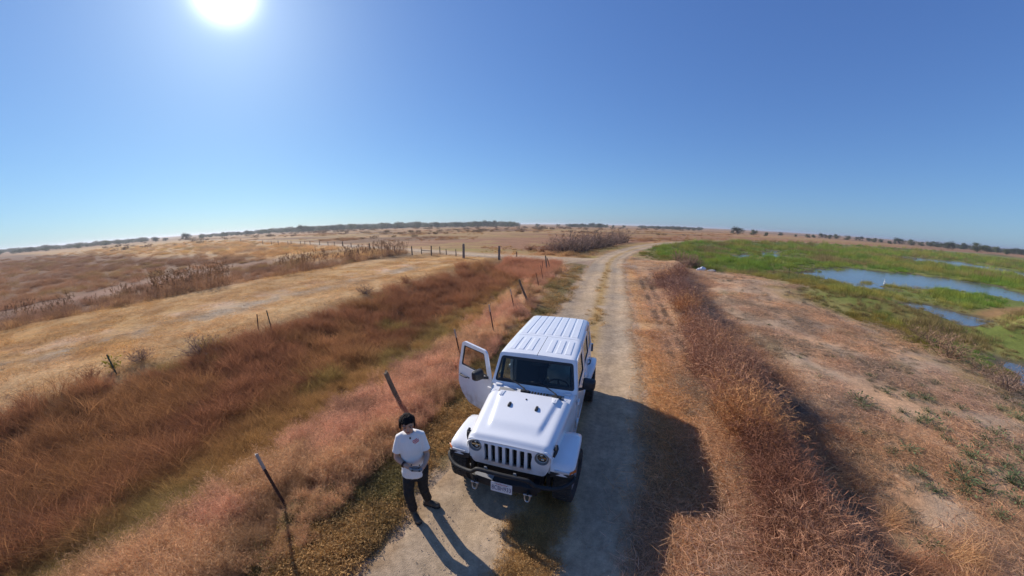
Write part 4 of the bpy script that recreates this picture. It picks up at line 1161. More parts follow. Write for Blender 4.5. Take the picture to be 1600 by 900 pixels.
def stubble(seed, n=44, rad_=.26, h=(.04, .13)):
    T = Tuft(seed); r = T.r
    for _ in range(n):
        a = r.uniform(0, 2 * PI); q = rad_ * math.sqrt(r.uniform())
        T.blade(math.sin(a) * q, math.cos(a) * q, r.uniform(*h), abs(r.normal(.7, .4)), r.uniform(0, 2 * PI), .006 * r.uniform(.7, 1.5), r.uniform(.65, 1.3), 2, .2)
    return T
def low_weed(seed, n=90, rad_=.17, h=.11, l=(.018, .045)):
    """matted low weed of small leaves"""
    T = Tuft(seed); r = T.r
    for _ in range(n):
        a = r.uniform(0, 2 * PI); q = rad_ * math.sqrt(r.uniform()); z = r.uniform(.005, h) * (1 - (q / rad_) ** 2 * .8)
        T.leaf((math.sin(a) * q, math.cos(a) * q, z), r.normal(size=3) * [1, 1, .5], np.array([0, 0, 1]) + r.normal(size=3) * .6, r.uniform(*l), r.uniform(.006, .014), r.uniform(.65, 1.25))
    for _ in range(14):
        a = r.uniform(0, 2 * PI); T.blade(0, 0, h * r.uniform(.8, 1.3), r.uniform(.3, 1.2), a, .004, r.uniform(.7, 1.3), 2)
    return T
def dead_brush(seed, n=34, rad_=.22, h=(.35, .8)):
    """tangle of dry stems that fork into wisps"""
    T = Tuft(seed); r = T.r
    for _ in range(n):
        a = r.uniform(0, 2 * PI); q = rad_ * math.sqrt(r.uniform()); p = np.array([math.sin(a) * q, math.cos(a) * q, 0.0])
        d = np.array([r.normal(0, .45), r.normal(0, .45), 1.0]); hh = r.uniform(*h); sh = r.uniform(.55, 1.2); pts = [p]
        for k in range(4):
            d = d + r.normal(0, .28, 3) * [1, 1, .6]; d[2] -= .12 * k; d /= np.linalg.norm(d); pts.append(pts[-1] + d * hh / 4)
        T.strip(pts, .0065 * r.uniform(.6, 1.3), sh)
        for k in range(8):
            i = r.integers(1, 5); e = d + r.normal(0, .7, 3); e /= np.linalg.norm(e); l = r.uniform(.08, .22)
            T.strip([pts[i], pts[i] + e * l * .5 + r.normal(0, .015, 3), pts[i] + e * l + np.array([0, 0, -.03])], .005, sh * r.uniform(.8, 1.3))
    return T
def arching_straw(seed, n=30):
    """long pale grass stems that have fallen over sideways"""
    T = Tuft(seed); r = T.r
    for _ in range(n):
        az = r.normal(1.9, .45); h = r.uniform(.25, .55); L = r.uniform(.5, 1.1); x, y = r.normal(0, .10, 2)
        pts = [(x + math.sin(az) * L * t, y + math.cos(az) * L * t, h * 4 * t * (1 - t) * .8 + .04) for t in np.linspace(0, 1, 5)]
        T.strip(pts, .008, r.uniform(.7, 1.4))
    return T
def broadleaf(seed, n=22, size=1.0):
    """low rosette weed with jagged leaves"""
    T = Tuft(seed); r = T.r
    for _ in range(n * 3):
        a = r.uniform(0, 2 * PI); q = .16 * math.sqrt(r.uniform()); z = r.uniform(.02, .12)
        d = np.array([math.sin(a), math.cos(a), r.uniform(-.1, .6)])
        T.strip([(0, 0, .0), (math.sin(a) * q * .5, math.cos(a) * q * .5, z * .8 + .01), (math.sin(a) * q, math.cos(a) * q, z)], .005, .8, tip=False)
        T.leaf((math.sin(a) * q, math.cos(a) * q, z), d + r.normal(0, .3, 3), np.array([0, 0, 1]) + r.normal(0, .35, 3), r.uniform(.035, .075), r.uniform(.014, .030), r.uniform(.55, 1.4))
    return T
def marsh_tuft(seed, n=34, rad_=.3, h=(.25, .6), w=.010):
    T = Tuft(seed); r = T.r
    for _ in range(n):
        a = r.uniform(0, 2 * PI); q = rad_ * math.sqrt(r.uniform())
        T.blade(math.sin(a) * q, math.cos(a) * q, r.uniform(*h), abs(r.normal(.25, .18)), r.uniform(0, 2 * PI), w * r.uniform(.7, 1.4), r.uniform(.6, 1.3), 2)
    return T

# ------------------------------------------------------------------ scatter: points with their own turn, size and tint
def scatter(name, protos, X, Y, size, tint, label, gain=1.45, zoff=0.0, squash=None, tilt=0.12, yaw=None, zs=None):
    n = len(X)
    Z = land(X, Y)[0] if zs is None else zs
    me = bpy.data.meshes.new(name)
    me.vertices.add(n); me.vertices.foreach_set('co', np.stack([X, Y, Z + zoff], -1).astype(np.float32).ravel())
    rot = np.stack([rng.normal(0, tilt, n), rng.normal(0, tilt, n), rng.uniform(0, 2 * PI, n) if yaw is None else yaw], -1)
    scl = np.stack([size, size, size * (1 if squash is None else squash)], -1)
    for nm, typ, arr in (('rot', 'FLOAT_VECTOR', rot), ('scl', 'FLOAT_VECTOR', scl)):
        a = me.attributes.new(nm, typ, 'POINT'); a.data.foreach_set('vector', arr.astype(np.float32).ravel())
    a = me.attributes.new('idx', 'INT', 'POINT'); a.data.foreach_set('value', rng.integers(0, len(protos), n).astype(np.int32))
    a = me.attributes.new('tint', 'FLOAT_COLOR', 'POINT'); a.data.foreach_set('color', np.concatenate([np.clip(tint * gain, .005, .72), np.ones((n, 1))], 1).astype(np.float32).ravel())
    o = bpy.data.objects.new(name, me); COL.objects.link(o)
    ng = bpy.data.node_groups.new(name, 'GeometryNodeTree')
    ng.interface.new_socket('Geometry', in_out='INPUT', socket_type='NodeSocketGeometry')
    ng.interface.new_socket('Geometry', in_out='OUTPUT', socket_type='NodeSocketGeometry')
    N = ng.nodes.new; K = ng.links.new
    gi = N('NodeGroupInput'); go = N('NodeGroupOutput'); iop = N('GeometryNodeInstanceOnPoints'); jn = N('GeometryNodeJoinGeometry')
    for p in protos:
        oi = N('GeometryNodeObjectInfo'); oi.inputs['Object'].default_value = p; oi.inputs['As Instance'].default_value = False
        g2i = N('GeometryNodeGeometryToInstance'); K(oi.outputs['Geometry'], g2i.inputs[0]); K(g2i.outputs[0], jn.inputs[0])
    def named(nm, dt):
        q = N('GeometryNodeInputNamedAttribute'); q.data_type = dt; q.inputs['Name'].default_value = nm
        return [s for s in q.outputs if s.enabled and s.name == 'Attribute'][0]
    K(gi.outputs[0], iop.inputs['Points']); K(jn.outputs[0], iop.inputs['Instance'])
    iop.inputs['Pick Instance'].default_value = True
    K(named('idx', 'INT'), iop.inputs['Instance Index'])
    e2r = N('FunctionNodeEulerToRotation'); K(named('rot', 'FLOAT_VECTOR'), e2r.inputs[0]); K(e2r.outputs[0], iop.inputs['Rotation'])
    K(named('scl', 'FLOAT_VECTOR'), iop.inputs['Scale']); K(iop.outputs[0], go.inputs[0])
    md = o.modifiers.new('scatter', 'NODES'); md.node_group = ng
    o['kind'] = 'stuff'; o['label'] = label
    return o

def spray(n, r0, r1, az0, az1, power=1.0):
    """random places, thinning out with distance from the camera so that nothing is wasted far away"""
    u = rng.uniform(0, 1, n)
    r = r0 * (r1 / r0) ** (u ** power); a = rng.uniform(R(az0), R(az1), n)
    return np.sin(a) * r, np.cos(a) * r, r
def pick(col_a, col_b, k):
    k = np.clip(k, 0, 1)[:, None]; return np.array(col_a)[None] * (1 - k) + np.array(col_b)[None] * k

def patch(maker, seed, k, rad_, name, material, turn=True, **kw):
    """several tufts gathered into one wider patch"""
    T = Tuft(seed); r = np.random.default_rng(seed)
    for i in range(k):
        q = rad_ * math.sqrt((i + .5) / k); a = i * 2.4 + r.normal(0, .4)
        T.join(maker(seed * 17 + i, **kw), math.cos(a) * q, math.sin(a) * q, r.uniform(0, 2 * PI) if turn else r.normal(0, .3), r.uniform(.75, 1.25))
    return T.proto(name, material)
def chopped(seed): return straw_litter(seed, 40, .30, .22, .007, (.05, .17))
P_tall = [patch(tall_grass, 100 + i, 5, .42, 'tall_grass_pattern', 'dry_blade', False) for i in range(5)]
P_fluff = [patch(fluffy_grass, 120 + i, 4, .30, 'feather_grass_pattern', 'dry_blade') for i in range(5)]
P_litter = [patch(straw_litter, 140 + i, 4, .45, 'straw_pattern', 'dry_blade') for i in range(5)]
P_chop = [patch(chopped, 150 + i, 5, .48, 'chopped_straw_pattern', 'dry_blade') for i in range(4)]
P_stub = [patch(stubble, 160 + i, 5, .42, 'stubble_pattern', 'dry_blade') for i in range(4)]
P_weed = [patch(low_weed, 180 + i, 3, .16, 'low_weed_pattern', 'leaf_tint') for i in range(5)]
P_brush = [dead_brush(200 + i).proto('brush_pattern', 'twig_tint') for i in range(5)]
P_arch = [arching_straw(220 + i).proto('fallen_straw_pattern', 'dry_blade') for i in range(3)]
P_marsh = [patch(marsh_tuft, 240 + i, 5, .55, 'marsh_pattern', 'leaf_tint') for i in range(4)]

def clear_of_road(F, k=1.75): return np.abs(F['t']) > k
# area-true thinning: places drawn log-uniformly in distance have density ~ 1/r^2, which is what the picture needs

# 1. tall red-brown grass filling the ditch
X, Y, r = spray(10500, 2.6, 75, -92, 20)
_, F_ = land(X, Y); L = -F_['t']
nz = fbm(X, Y, .45, 3, 301)
keep = (L > 4.9 + (nz - .5) * 1.6) & (L < 12.9 + (fbm(X, Y, .3, 3, 302) - .5) * 1.6) & (F_['de'] < .5)
X, Y, r, L, nz = X[keep], Y[keep], r[keep], L[keep], nz[keep]
gold = .5 * sstep(.56, .74, fbm(X, Y, .30, 3, 303) + .12 * np.exp(-((L - 5.5) / 1.2) ** 2))
tn = pick((0.265, 0.118, 0.060), (0.34, 0.18, 0.068), gold); tn = tn * (1 - .2 * sstep(.55, .75, fbm(X, Y, .6, 3, 304)))[:, None]
tn = np.where((fbm(X, Y, .35, 3, 305) > .70)[:, None], np.array([[.22, .15, .05]]), tn)
nearb = sstep(8.2, 6.6, L + (fbm(X, Y, .4, 3, 306) - .5) * 3)
tn = tn * (1 - nearb[:, None]) + pick((0.33, 0.185, 0.07), (0.25, 0.175, 0.065), sstep(.4, .62, fbm(X, Y, .6, 3, 307))) * nearb[:, None]
low = (1 - .45 * gold * (L < 7.5)) * (1 - .38 * nearb)
scatter('tall_grass', P_tall, X, Y, (0.52 + .46 * rng.uniform(size=len(X))) * np.clip(r / 16, 1, 2.2) ** .5 * low, tn, 'tall red-brown grass filling the roadside ditch', squash=.82, tilt=.18, yaw=rng.normal(0.2, .7, len(X)))

# 2. pink straw-coloured feathery grass along the fence
X, Y, r = spray(9500, 1.6, 60, -110, 25)
_, F_ = land(X, Y); L = -F_['t']; nz = fbm(X, Y, .7, 3, 311)
keep = (L > 2.75 + (nz - .5) * .9 + 1.0 * sstep(-2, 6, F_['s'])) & (L < 5.5 + (nz - .5) * 2.2) & (F_['s'] < 15)
X, Y, r, L, nz = X[keep], Y[keep], r[keep], L[keep], nz[keep]
tn = pick((0.46, 0.245, 0.155), (0.44, 0.26, 0.14), sstep(.4, .65, fbm(X, Y, .5, 3, 312)))
tn = np.where((fbm(X, Y, 1.1, 3, 313) > .62)[:, None], tn * .62, tn)
scatter('feather_grass', P_fluff, X, Y, (0.38 + .42 * rng.uniform(size=len(X))) * np.clip(r / 14, 1, 2.0) ** .5 * (1 - .4 * sstep(3.3, 2.6, L)) * (1 - .62 * np.exp(-((X + 3.25) ** 2 + (Y - 3.05) ** 2) / .55)), tn, 'pinkish dry feathery grass along the fence line', tilt=.2)

# 3. low green and brown weeds matting the left verge and the middle of the road
X, Y, r = spray(15000, 1.6, 60, -140, 40)
_, F_ = land(X, Y); t_ = F_['t']; s_ = F_['s']
edge = fbm(X, Y, .8, 3, 321); mat_n = fbm(X, Y, 1.6, 3, 322)
left = (t_ < -1.72 + (edge - .5) * .75) & (t_ > -3.15 + (edge - .5) * .8 - 1.1 * sstep(-2, 6, s_)) & (s_ < 17)
mid = (np.abs(t_ - .12) < .36 + (edge - .5) * .35) & (mat_n > .38) & ((s_ < -9.2) | (s_ > -4)) & (s_ < 24)
keep = left | mid
X, Y, r, t_, mid, mat_n = X[keep], Y[keep], r[keep], t_[keep], mid[keep], mat_n[keep]
g = fbm(X, Y, .9, 3, 323)
tn = pick((0.16, 0.125, 0.045), (0.34, 0.20, 0.075), sstep(.30, .50, g))
tn = np.where((mid & (mat_n < .60))[:, None], np.array([[.38, .235, .09]]) * (.8 + .4 * rng.uniform(size=(len(X), 1))), tn)
scatter('verge_weeds', P_weed, X, Y, (0.55 + .75 * rng.uniform(size=len(X))) * np.clip(r / 9, 1, 2.5) ** .6 * np.where(mid, .6, 1.0), tn, 'low green and brown weeds matting the road verge', tilt=.2)

# 4. straw litter and stubble on the right verge, the bank and at the road edges
X, Y, r = spray(13000, 1.4, 60, -30, 125)
_, F_ = land(X, Y); tt = F_['tt']; t_ = F_['t']
e = fbm(X, Y, 1.2, 3, 331)
keep = (t_ > 1.85 + (e - .5) * .8) & (F_['md'] > 1.5) & (F_['pd'] > .5) & ((tt > 3.6) | (rng.uniform(size=len(X)) < .85)) & ((tt < 5) | (fbm(X, Y, .7, 3, 336) > .42))
X, Y, r, tt = X[keep], Y[keep], r[keep], tt[keep]
tn = pick((0.47, 0.28, 0.155), (0.44, 0.285, 0.195), sstep(.4, .65, fbm(X, Y, .5, 3, 333)))
tn = np.where((fbm(X, Y, .8, 3, 334) > .60)[:, None], tn * .45 + np.array([[.08, .085, .075]]), tn)
tn = np.where((np.abs(tt - 2.2) < .35)[:, None], tn * np.array([[1.1, 1.0, .8]]), tn)
bk = tt > 6.5
scatter('straw_litter', P_litter + P_chop, X, Y, (0.6 + .6 * rng.uniform(size=len(X))) * np.clip(r / 8, 1, 3.0) ** .5, tn, 'dry straw litter covering the verge and bank', tilt=.06)

# 5. dead brush bank
X, Y, r = spray(26000, 1.9, 48, -5, 125)
_, F_ = land(X, Y); tt = F_['tt']; s_ = F_['s']; t_ = F_['t']
e = fbm(X, Y, .55, 3, 341); wide = .60 + .40 * sstep(-12, -3, s_)
keep = (np.abs(tt - (4.15 + .2 * np.sin(s_ * .5))) < (.50 + (e - .5) * 1.1) * wide) & (s_ < 17)
sparse = (tt > 4.9) & (tt < 6.4 + (e - .5) * 2) & (s_ < 3) & (fbm(X, Y, .9, 3, 342) > .60)
keep = keep | sparse
X, Y, r, tt, s_ = X[keep], Y[keep], r[keep], tt[keep], s_[keep]; sp = sparse[keep]
tn = pick((0.33, 0.17, 0.10), (0.25, 0.14, 0.105), sstep(-8, 6, s_) * .6 + .6 * (fbm(X, Y, .6, 3, 343) - .3))
tn = np.where((fbm(X, Y, .8, 3, 344) > .60)[:, None], np.array([[.46, .235, .10]]), tn)
tn = np.where((fbm(X, Y, 1.0, 3, 345) > .52)[:, None], tn * np.array([[.62, .52, .5]]), tn)
scatter('dead_brush', P_brush, X, Y, (1 - .22 * sstep(-5, -10, s_)) * (0.75 + .75 * rng.uniform(size=len(X))) * np.where(sp, .40, 1.0) * (1 + .35 * sstep(-2, 10, s_)), tn, 'tangled bank of dead brown brush beside the road', tilt=.3)
# 6. pale fallen grass stems spilling down the bank
X, Y, r = spray(7000, 1.9, 30, 20, 125)
_, F_ = land(X, Y); tt = F_['tt']; s_ = F_['s']
keep = (tt > 4.3) & (tt < 6.5 + 0.3 * sstep(-5, -10, s_) + (fbm(X, Y, .6, 3, 351) - .5) * 3) & (s_ < -1 + 5 * (fbm(X, Y, .5, 2, 352) - .5)) & (fbm(X, Y, .8, 3, 353) > .40)
X, Y, r = X[keep], Y[keep], r[keep]
tn = pick((0.34, 0.175, 0.095), (0.44, 0.27, 0.135), sstep(.5, .75, fbm(X, Y, .9, 3, 354)))
scatter('fallen_grass', P_arch, X, Y, .38 + .42 * rng.uniform(size=len(X)), tn, 'long dry grass stems fallen down the bank', squash=.7, tilt=.15, yaw=rng.normal(0.25, .5, len(X)))

# 7. mown stubble of the levee strip and the field
X, Y, r = spray(6500, 8, 80, -100, 10)
_, F_ = land(X, Y); L = -F_['t']
keep = (((L > 12.6) & (L < 28)) | ((F_['de'] > .5) & (L > 3.2))) & (F_['tb'] < -2.0)
X, Y, r, L = X[keep], Y[keep], r[keep], L[keep]
tn = ground_colour(X, Y, land(X, Y)[1]) * np.array([[1.12, 1.08, 1.0]])
scatter('stubble', P_stub + P_litter, X, Y, (.7 + .6 * rng.uniform(size=len(X))) * np.clip(r / 12, 1, 6) ** .6, tn, 'short mown stubble of the field strip', tilt=.1, squash=.45, gain=1.15)

# 8. brown wet flats beyond the strip, the fields further off and the clump by the gate
X, Y, r = spray(9000, 20, 260, -90, 25)
_, F_ = land(X, Y); L = -F_['t']; n1 = fbm(X, Y, .06, 3, 371); n2 = fbm(X, Y, .25, 3, 372)
path = np.abs(L - 40 - 7 * np.sin(F_['s'] * 0.06 + 1.0) - 0.1 * F_['s']) < 3.0
keep = (L > 28.3) & (F_['tb'] < -3) & (n2 > .20) & ~(path & (F_['s'] < 30))
X, Y, r, L, n1, n2 = X[keep], Y[keep], r[keep], L[keep], n1[keep], n2[keep]
tn = pick((0.31, 0.16, 0.085), (0.19, 0.105, 0.07), sstep(.46, .58, n1)); tn = np.where((n2 > .64)[:, None], np.array([[.26, .18, .06]]), tn)
tn = .45 * tn + .75 * ground_colour(X, Y, land(X, Y)[1])
scatter('wetland_grass', P_tall, X, Y, (.5 + .5 * rng.uniform(size=len(X))) * np.clip(r / 30, 1, 4) ** .8, tn, 'brown grass of the wet flats beyond the mown strip', squash=.8 / np.clip(r / 30, 1, 4) ** .7)
X, Y, r = spray(4500, 36, 420, -60, 40)
_, F_ = land(X, Y); n2 = fbm(X, Y, .05, 4, 381)
keep = (F_['tb'] > 3) & (F_['t'] < -3) & (n2 > .47)
X, Y, r, n2 = X[keep], Y[keep], r[keep], n2[keep]
tn = pick((0.36, 0.20, 0.09), (0.24, 0.12, 0.06), sstep(.52, .66, n2))
tn = .4 * tn + .65 * ground_colour(X, Y, land(X, Y)[1])
scatter('field_grass', P_tall, X, Y, (.30 + .4 * rng.uniform(size=len(X)) + .7 * sstep(.55, .66, n2)) * np.clip(r / 45, 1, 5) ** .8, tn, 'dry grass of the far field behind the fence', squash=.6 / np.clip(r / 45, 1, 5) ** .7)
# reddish clump inside the bend by the gate
X = rng.uniform(-6.0, 6.5, 3200); Y = rng.uniform(20, 37, 3200)
_, F_ = land(X, Y); L = -F_['t']; e = fbm(X, Y, .5, 3, 391)
keep = (L > 4.5) & (L < 10.5 + (e - .5) * 3) & (F_['s'] > 9.0 + (L - 4) * .9 + (e - .5) * 3) & (F_['tb'] < -4.5)
X, Y = X[keep], Y[keep]
tn = pick((0.36, 0.155, 0.085), (0.42, 0.21, 0.12), fbm(X, Y, .6, 3, 392))
scatter('red_grass', P_tall + P_fluff, X, Y, .6 + .6 * rng.uniform(size=len(X)), tn, 'upright reddish grass clump inside the road fork')

# 9. marsh grass
X, Y, r = spray(28000, 14, 260, 5, 112)
_, F_ = land(X, Y); tt = F_['tt']; pd = F_['pd']; nB = fbm(X, Y, .18, 4, 31); n2 = fbm(X, Y, .07, 3, 401)
spit = np.exp(-((X - 42) / 9.0) ** 2 - ((Y - 15.0 - (X - 42) * .05) / 1.5) ** 2)
band = 18 - F_['md'] + (nB - .5) * 2
keep = (band > 16.2) & (spit < .35) & (F_['t'] > 2.6) & ((nB > .36) | (rng.uniform(size=len(X)) < .4)) & ((pd > .15) | ((pd > -2.0 - r * .02) & (fbm(X, Y, .35, 3, 403) > .60)))
X, Y, r, band, n2, pd = X[keep], Y[keep], r[keep], band[keep], n2[keep], pd[keep]
tn = pick((0.15, 0.20, 0.035), (0.20, 0.195, 0.055), sstep(.40, .62, n2))
tn = np.where((fbm(X, Y, .22, 3, 402) > .62)[:, None], np.array([[.12, .20, .028]]), tn)
tn = np.where((band < 18.5)[:, None], tn * .35 + np.array([[.17, .125, .035]]) * .65, tn)
fine = fbm(X, Y, .55, 3, 404)
tn = np.where((fine > .60)[:, None], tn * np.array([[1.25, 1.05, .9]]), np.where((fine < .40)[:, None], tn * np.array([[.72, .80, .8]]), tn))
tn = np.where((fbm(X, Y, .15, 3, 405) > .64)[:, None], np.array([[.20, .15, .06]]), tn)
zz = np.maximum(land(X, Y)[0], WATER_Z - .12)
scatter('marsh_grass', P_marsh, X, Y, (.45 + .4 * rng.uniform(size=len(X))) * np.clip(r / 30, 1, 4) ** .7 * (.55 + .4 * sstep(17, 21, band)) * (.5 + .5 * sstep(.2, 5, pd)) * (.7 + .7 * sstep(.45, .65, fine)), tn, 'green marsh grass growing round the ponds', zs=zz, gain=1.5)
# dry plain beyond the marsh
X, Y, r = spray(4500, 90, 700, 8, 100)
_, F_ = land(X, Y); n2 = fbm(X, Y, .04, 3, 411)
keep = (F_['t'] > 6) & (F_['pd'] > 0) & (F_['md'] > 4) & (n2 > .42)
X, Y, r, n2 = X[keep], Y[keep], r[keep], n2[keep]
tn = pick((0.34, 0.175, 0.08), (0.25, 0.15, 0.065), sstep(.5, .65, n2))
scatter('plain_grass', P_tall, X, Y, (.4 + .4 * rng.uniform(size=len(X))) * np.clip(r / 80, 1, 5) ** .8, tn, 'dry orange grass plain beyond the marsh', squash=.45 / np.clip(r / 80, 1, 5) ** .8)

# clods and stubble in two rows along the right verge; grey-green specks over the bank
sv = rng.uniform(-9.5, 12, 1100); off = np.where(rng.uniform(size=1100) < .5, 2.72, 3.20) + rng.normal(0, .06, 1100)
seg_ = np.hypot(*(ROAD[1:] - ROAD[:-1]).T); cum_ = np.concatenate([[0], np.cumsum(seg_)])
px_ = np.interp(sv + ROAD_S0, cum_, ROAD[:, 0]); py_ = np.interp(sv + ROAD_S0, cum_, ROAD[:, 1]); qx_ = np.interp(sv + ROAD_S0 + .1, cum_, ROAD[:, 0]); qy_ = np.interp(sv + ROAD_S0 + .1, cum_, ROAD[:, 1])
dx_, dy_ = (qx_ - px_) / .1, (qy_ - py_) / .1; lat_ = off * (1 + .0 * sv)
X, Y = px_ + dy_ * lat_, py_ - dx_ * lat_
keep = fbm(X, Y, 1.0, 2, 451) > .42
X, Y = X[keep], Y[keep]
scatter('verge_stubble', [low_weed(290 + i, 60, .11, .06, (.012, .03)).proto('clod_pattern', 'leaf_tint') for i in range(3)], X, Y, .7 + .6 * rng.uniform(size=len(X)), pick((0.30, 0.21, 0.15), (0.22, 0.18, 0.125), rng.uniform(size=len(X))), 'rows of dark clods and stubble along the verge', gain=1.0)
X, Y, r = spray(9000, 4, 45, 20, 125)
_, F_ = land(X, Y); tt = F_['tt']
keep = (tt > 6.8) & (F_['md'] > 1.0) & (fbm(X, Y, .6, 3, 461) > .50) & (F_['s'] < 20)
X, Y, r = X[keep], Y[keep], r[keep]
scatter('bank_weeds', P_weed, X, Y, (.3 + .4 * rng.uniform(size=len(X))) * np.clip(r / 12, 1, 2), pick((0.20, 0.19, 0.15), (0.20, 0.17, 0.09), rng.uniform(size=len(X))), 'grey-green specks of low weed dotted over the bank', gain=1.0, squash=.6)

# loose stones on the gravel
def pebble(seed):
    T = Tuft(seed); r = T.r; b = MB()
    for _ in range(9):
        c = np.array([r.normal(0, .16), r.normal(0, .16), .004]); s = r.uniform(.003, .011); k = len(T.v); sh = r.uniform(.8, 1.25)
        for d in ((1, 0, 0), (-1, 0, 0), (0, 1, 0), (0, -1, 0), (0, 0, .8), (0, 0, -.6), (.7, .7, .35), (-.7, -.6, .4)):
            T.v.append(tuple(c + np.array(d) * s * r.uniform(.7, 1.2))); T.s.append(sh)
        T.f += [(k + a_, k + b_, k + c_) for a_, b_, c_ in ((4, 0, 6), (4, 6, 2), (4, 2, 1), (4, 1, 7), (4, 7, 3), (4, 3, 0), (5, 2, 0), (5, 1, 2), (5, 3, 1), (5, 0, 3), (0, 2, 6), (1, 3, 7))]
    return T
P_peb = [pebble(280 + i).proto('stone_pattern', 'twig_tint') for i in range(4)]
X, Y, r = spray(1800, 1.8, 24, -120, 60)
_, F_ = land(X, Y)
keep = (np.abs(F_['t']) < 1.8) & (fbm(X, Y, 1.1, 3, 471) > .42)
X, Y, r = X[keep], Y[keep], r[keep]
scatter('loose_stones', P_peb, X, Y, .6 + .7 * rng.uniform(size=len(X)), pick((0.46, 0.37, 0.28), (0.36, 0.29, 0.23), rng.uniform(size=len(X))), 'small loose stones on the gravel road', gain=1.0, zoff=.008, tilt=.05)
# ------------------------------------------------------------------ the person with the remote control
mat('skin', (0.50, 0.29, 0.20), 0.55, noise=(18, .08))
mat('hair', (0.012, 0.009, 0.008), 0.8, spec=.15, noise=(60, .4), bump=(90, .6, .01))
mat('shirt_white', (0.80, 0.78, 0.75), 0.85, noise=(7, .03), bump=(9, .25, .03))
mat('print_red', (0.70, 0.06, 0.05), 0.8)
mat('trousers_black', (0.012, 0.012, 0.014), 0.85, noise=(14, .3), bump=(16, .3, .02))
mat('boot_brown', (0.085, 0.065, 0.045), 0.8, noise=(20, .3))
mat('boot_toe', (0.16, 0.12, 0.08), 0.8)
mat('sole', (0.02, 0.018, 0.016), 0.9)
mat('eye_dark', (0.02, 0.015, 0.012), 0.25)
mat('lip', (0.30, 0.11, 0.09), 0.5)
mat('brow', (0.015, 0.012, 0.01), 0.7)
mat('remote_grey', (0.20, 0.21, 0.22), 0.5)
mat('screen', (0.02, 0.025, 0.03), 0.12, coat=.5)
mat('bead_dark', (0.05, 0.012, 0.012), 0.4)

PB = Vector((-1.30, 3.52, 0.0))
PB.z = zat(PB.x, PB.y) + 0.012
person = empty('person', PB)
tag(person, 'person in white T-shirt and black trousers holding a remote control on the road edge', 'person')
def P_(x, y, z): return Vector((x - PB.x, y - PB.y, z))

def organic(name, shapes, material, parent, voxel=.008, smooth=4, fac=.5, deform=None, decim=None):
    """union of rounded volumes grown into one continuous skin"""
    me = shapes.mesh(name, material, smooth=0)
    tmp = bpy.data.objects.new(name, me); COL.objects.link(tmp)
    m1 = tmp.modifiers.new('r', 'REMESH'); m1.mode = 'VOXEL'; m1.voxel_size = voxel; m1.use_smooth_shade = True
    m2 = tmp.modifiers.new('s', 'SMOOTH'); m2.factor = fac; m2.iterations = smooth
    dg = bpy.context.evaluated_depsgraph_get(); out = bpy.data.meshes.new_from_object(tmp.evaluated_get(dg))
    bpy.data.objects.remove(tmp); bpy.data.meshes.remove(me)
    out.name = name
    if deform is not None:
        co = np.empty(len(out.vertices) * 3, np.float32); out.vertices.foreach_get('co', co); co = deform(co.reshape(-1, 3)); out.vertices.foreach_set('co', co.astype(np.float32).ravel())
    out.materials.clear(); out.materials.append(M[material])
    out.polygons.foreach_set('use_smooth', [True] * len(out.polygons)); out.update()
    o = bpy.data.objects.new(name, out); COL.objects.link(o); o.parent = parent
    return o
def limb(mb, pts, rads, seg=12):
    """rounded, tapering limb"""
    pts = [Vector(p) for p in pts]
    d0 = (pts[1] - pts[0]).normalized(); d1 = (pts[-1] - pts[-2]).normalized()
    pp = [pts[0] - d0 * rads[0] * .8] + pts + [pts[-1] + d1 * rads[-1] * .8]
    mb.tube(pp, [rads[0] * .45] + list(rads) + [rads[-1] * .45], seg)

fwd = Vector((.25, -.968, 0)).normalized(); lft = Vector((-fwd.y, fwd.x, 0))
shR, shL = P_(-1.450, 3.480, 1.385), P_(-1.178, 3.548, 1.395)
elR, elL = P_(-1.508, 3.435, 1.085), P_(-1.118, 3.520, 1.090)
wrR, wrL = P_(-1.375, 3.335, 1.055), P_(-1.100, 3.335, 1.085)
haR, haL = P_(-1.300, 3.300, 1.050), P_(-1.125, 3.275, 1.075)
hipR, hipL = P_(-1.385, 3.500, .90), P_(-1.215, 3.545, .90)
knR, knL = P_(-1.405, 3.405, .49), P_(-1.245, 3.560, .49)
anR, anL = P_(-1.405, 3.475, .10), P_(-1.245, 3.690, .10)
neck = P_(-1.315, 3.510, 1.43)
hc = P_(-1.315, 3.480, 1.585)
face = Vector((.32, -.93, -.10)).normalized(); fside = Vector((-face.y, face.x, 0)).normalized(); fup = face.cross(fside).normalized() * -1
if fup.z < 0: fup = -fup
rotH = Matrix((face, fside, fup)).transposed()

b = MB()
b.ellipsoid(hc + fup * .018 - face * .012, (.094, .076, .105), 20, 14, rotH)
b.ellipsoid(hc + face * .030 - fup * .045, (.060, .060, .075), 16, 12, rotH)       # jaw
b.ellipsoid(hc + face * .055 - fup * .095, (.030, .032, .026), 12, 8, rotH)        # chin
b.ellipsoid(hc + face * .098 - fup * .030, (.018, .013, .017), 10, 8, rotH)        # nose
b.tube([hc + face * .080 + fup * .012, hc + face * .104 - fup * .028], [.009, .012], 8)
for s in (-1, 1):
    b.ellipsoid(hc + fside * s * .079 - face * .006 - fup * .020, (.020, .010, .032), 10, 8, rotH)      # ears
    b.ellipsoid(hc + face * .070 + fside * s * .036 + fup * .022, (.02, .024, .010), 10, 8, rotH)       # brow ridge
    b.ellipsoid(hc + face * .060 + fside * s * .040 - fup * .035, (.026, .024, .024), 10, 8, rotH)      # cheek
limb(b, [neck - Vector((0, 0, .05)), neck + Vector((0, 0, .03)), hc - fup * .06 - face * .02], [.065, .054, .055])
limb(b, [neck + Vector((0, 0, -.14)), P_(-1.312, 3.508, 1.15), P_(-1.300, 3.515, .95)], [.075, .09, .095], 16)
limb(b, [shR + Vector((.03, 0, -.02)), shL - Vector((.03, 0, .02))], [.034, .034])
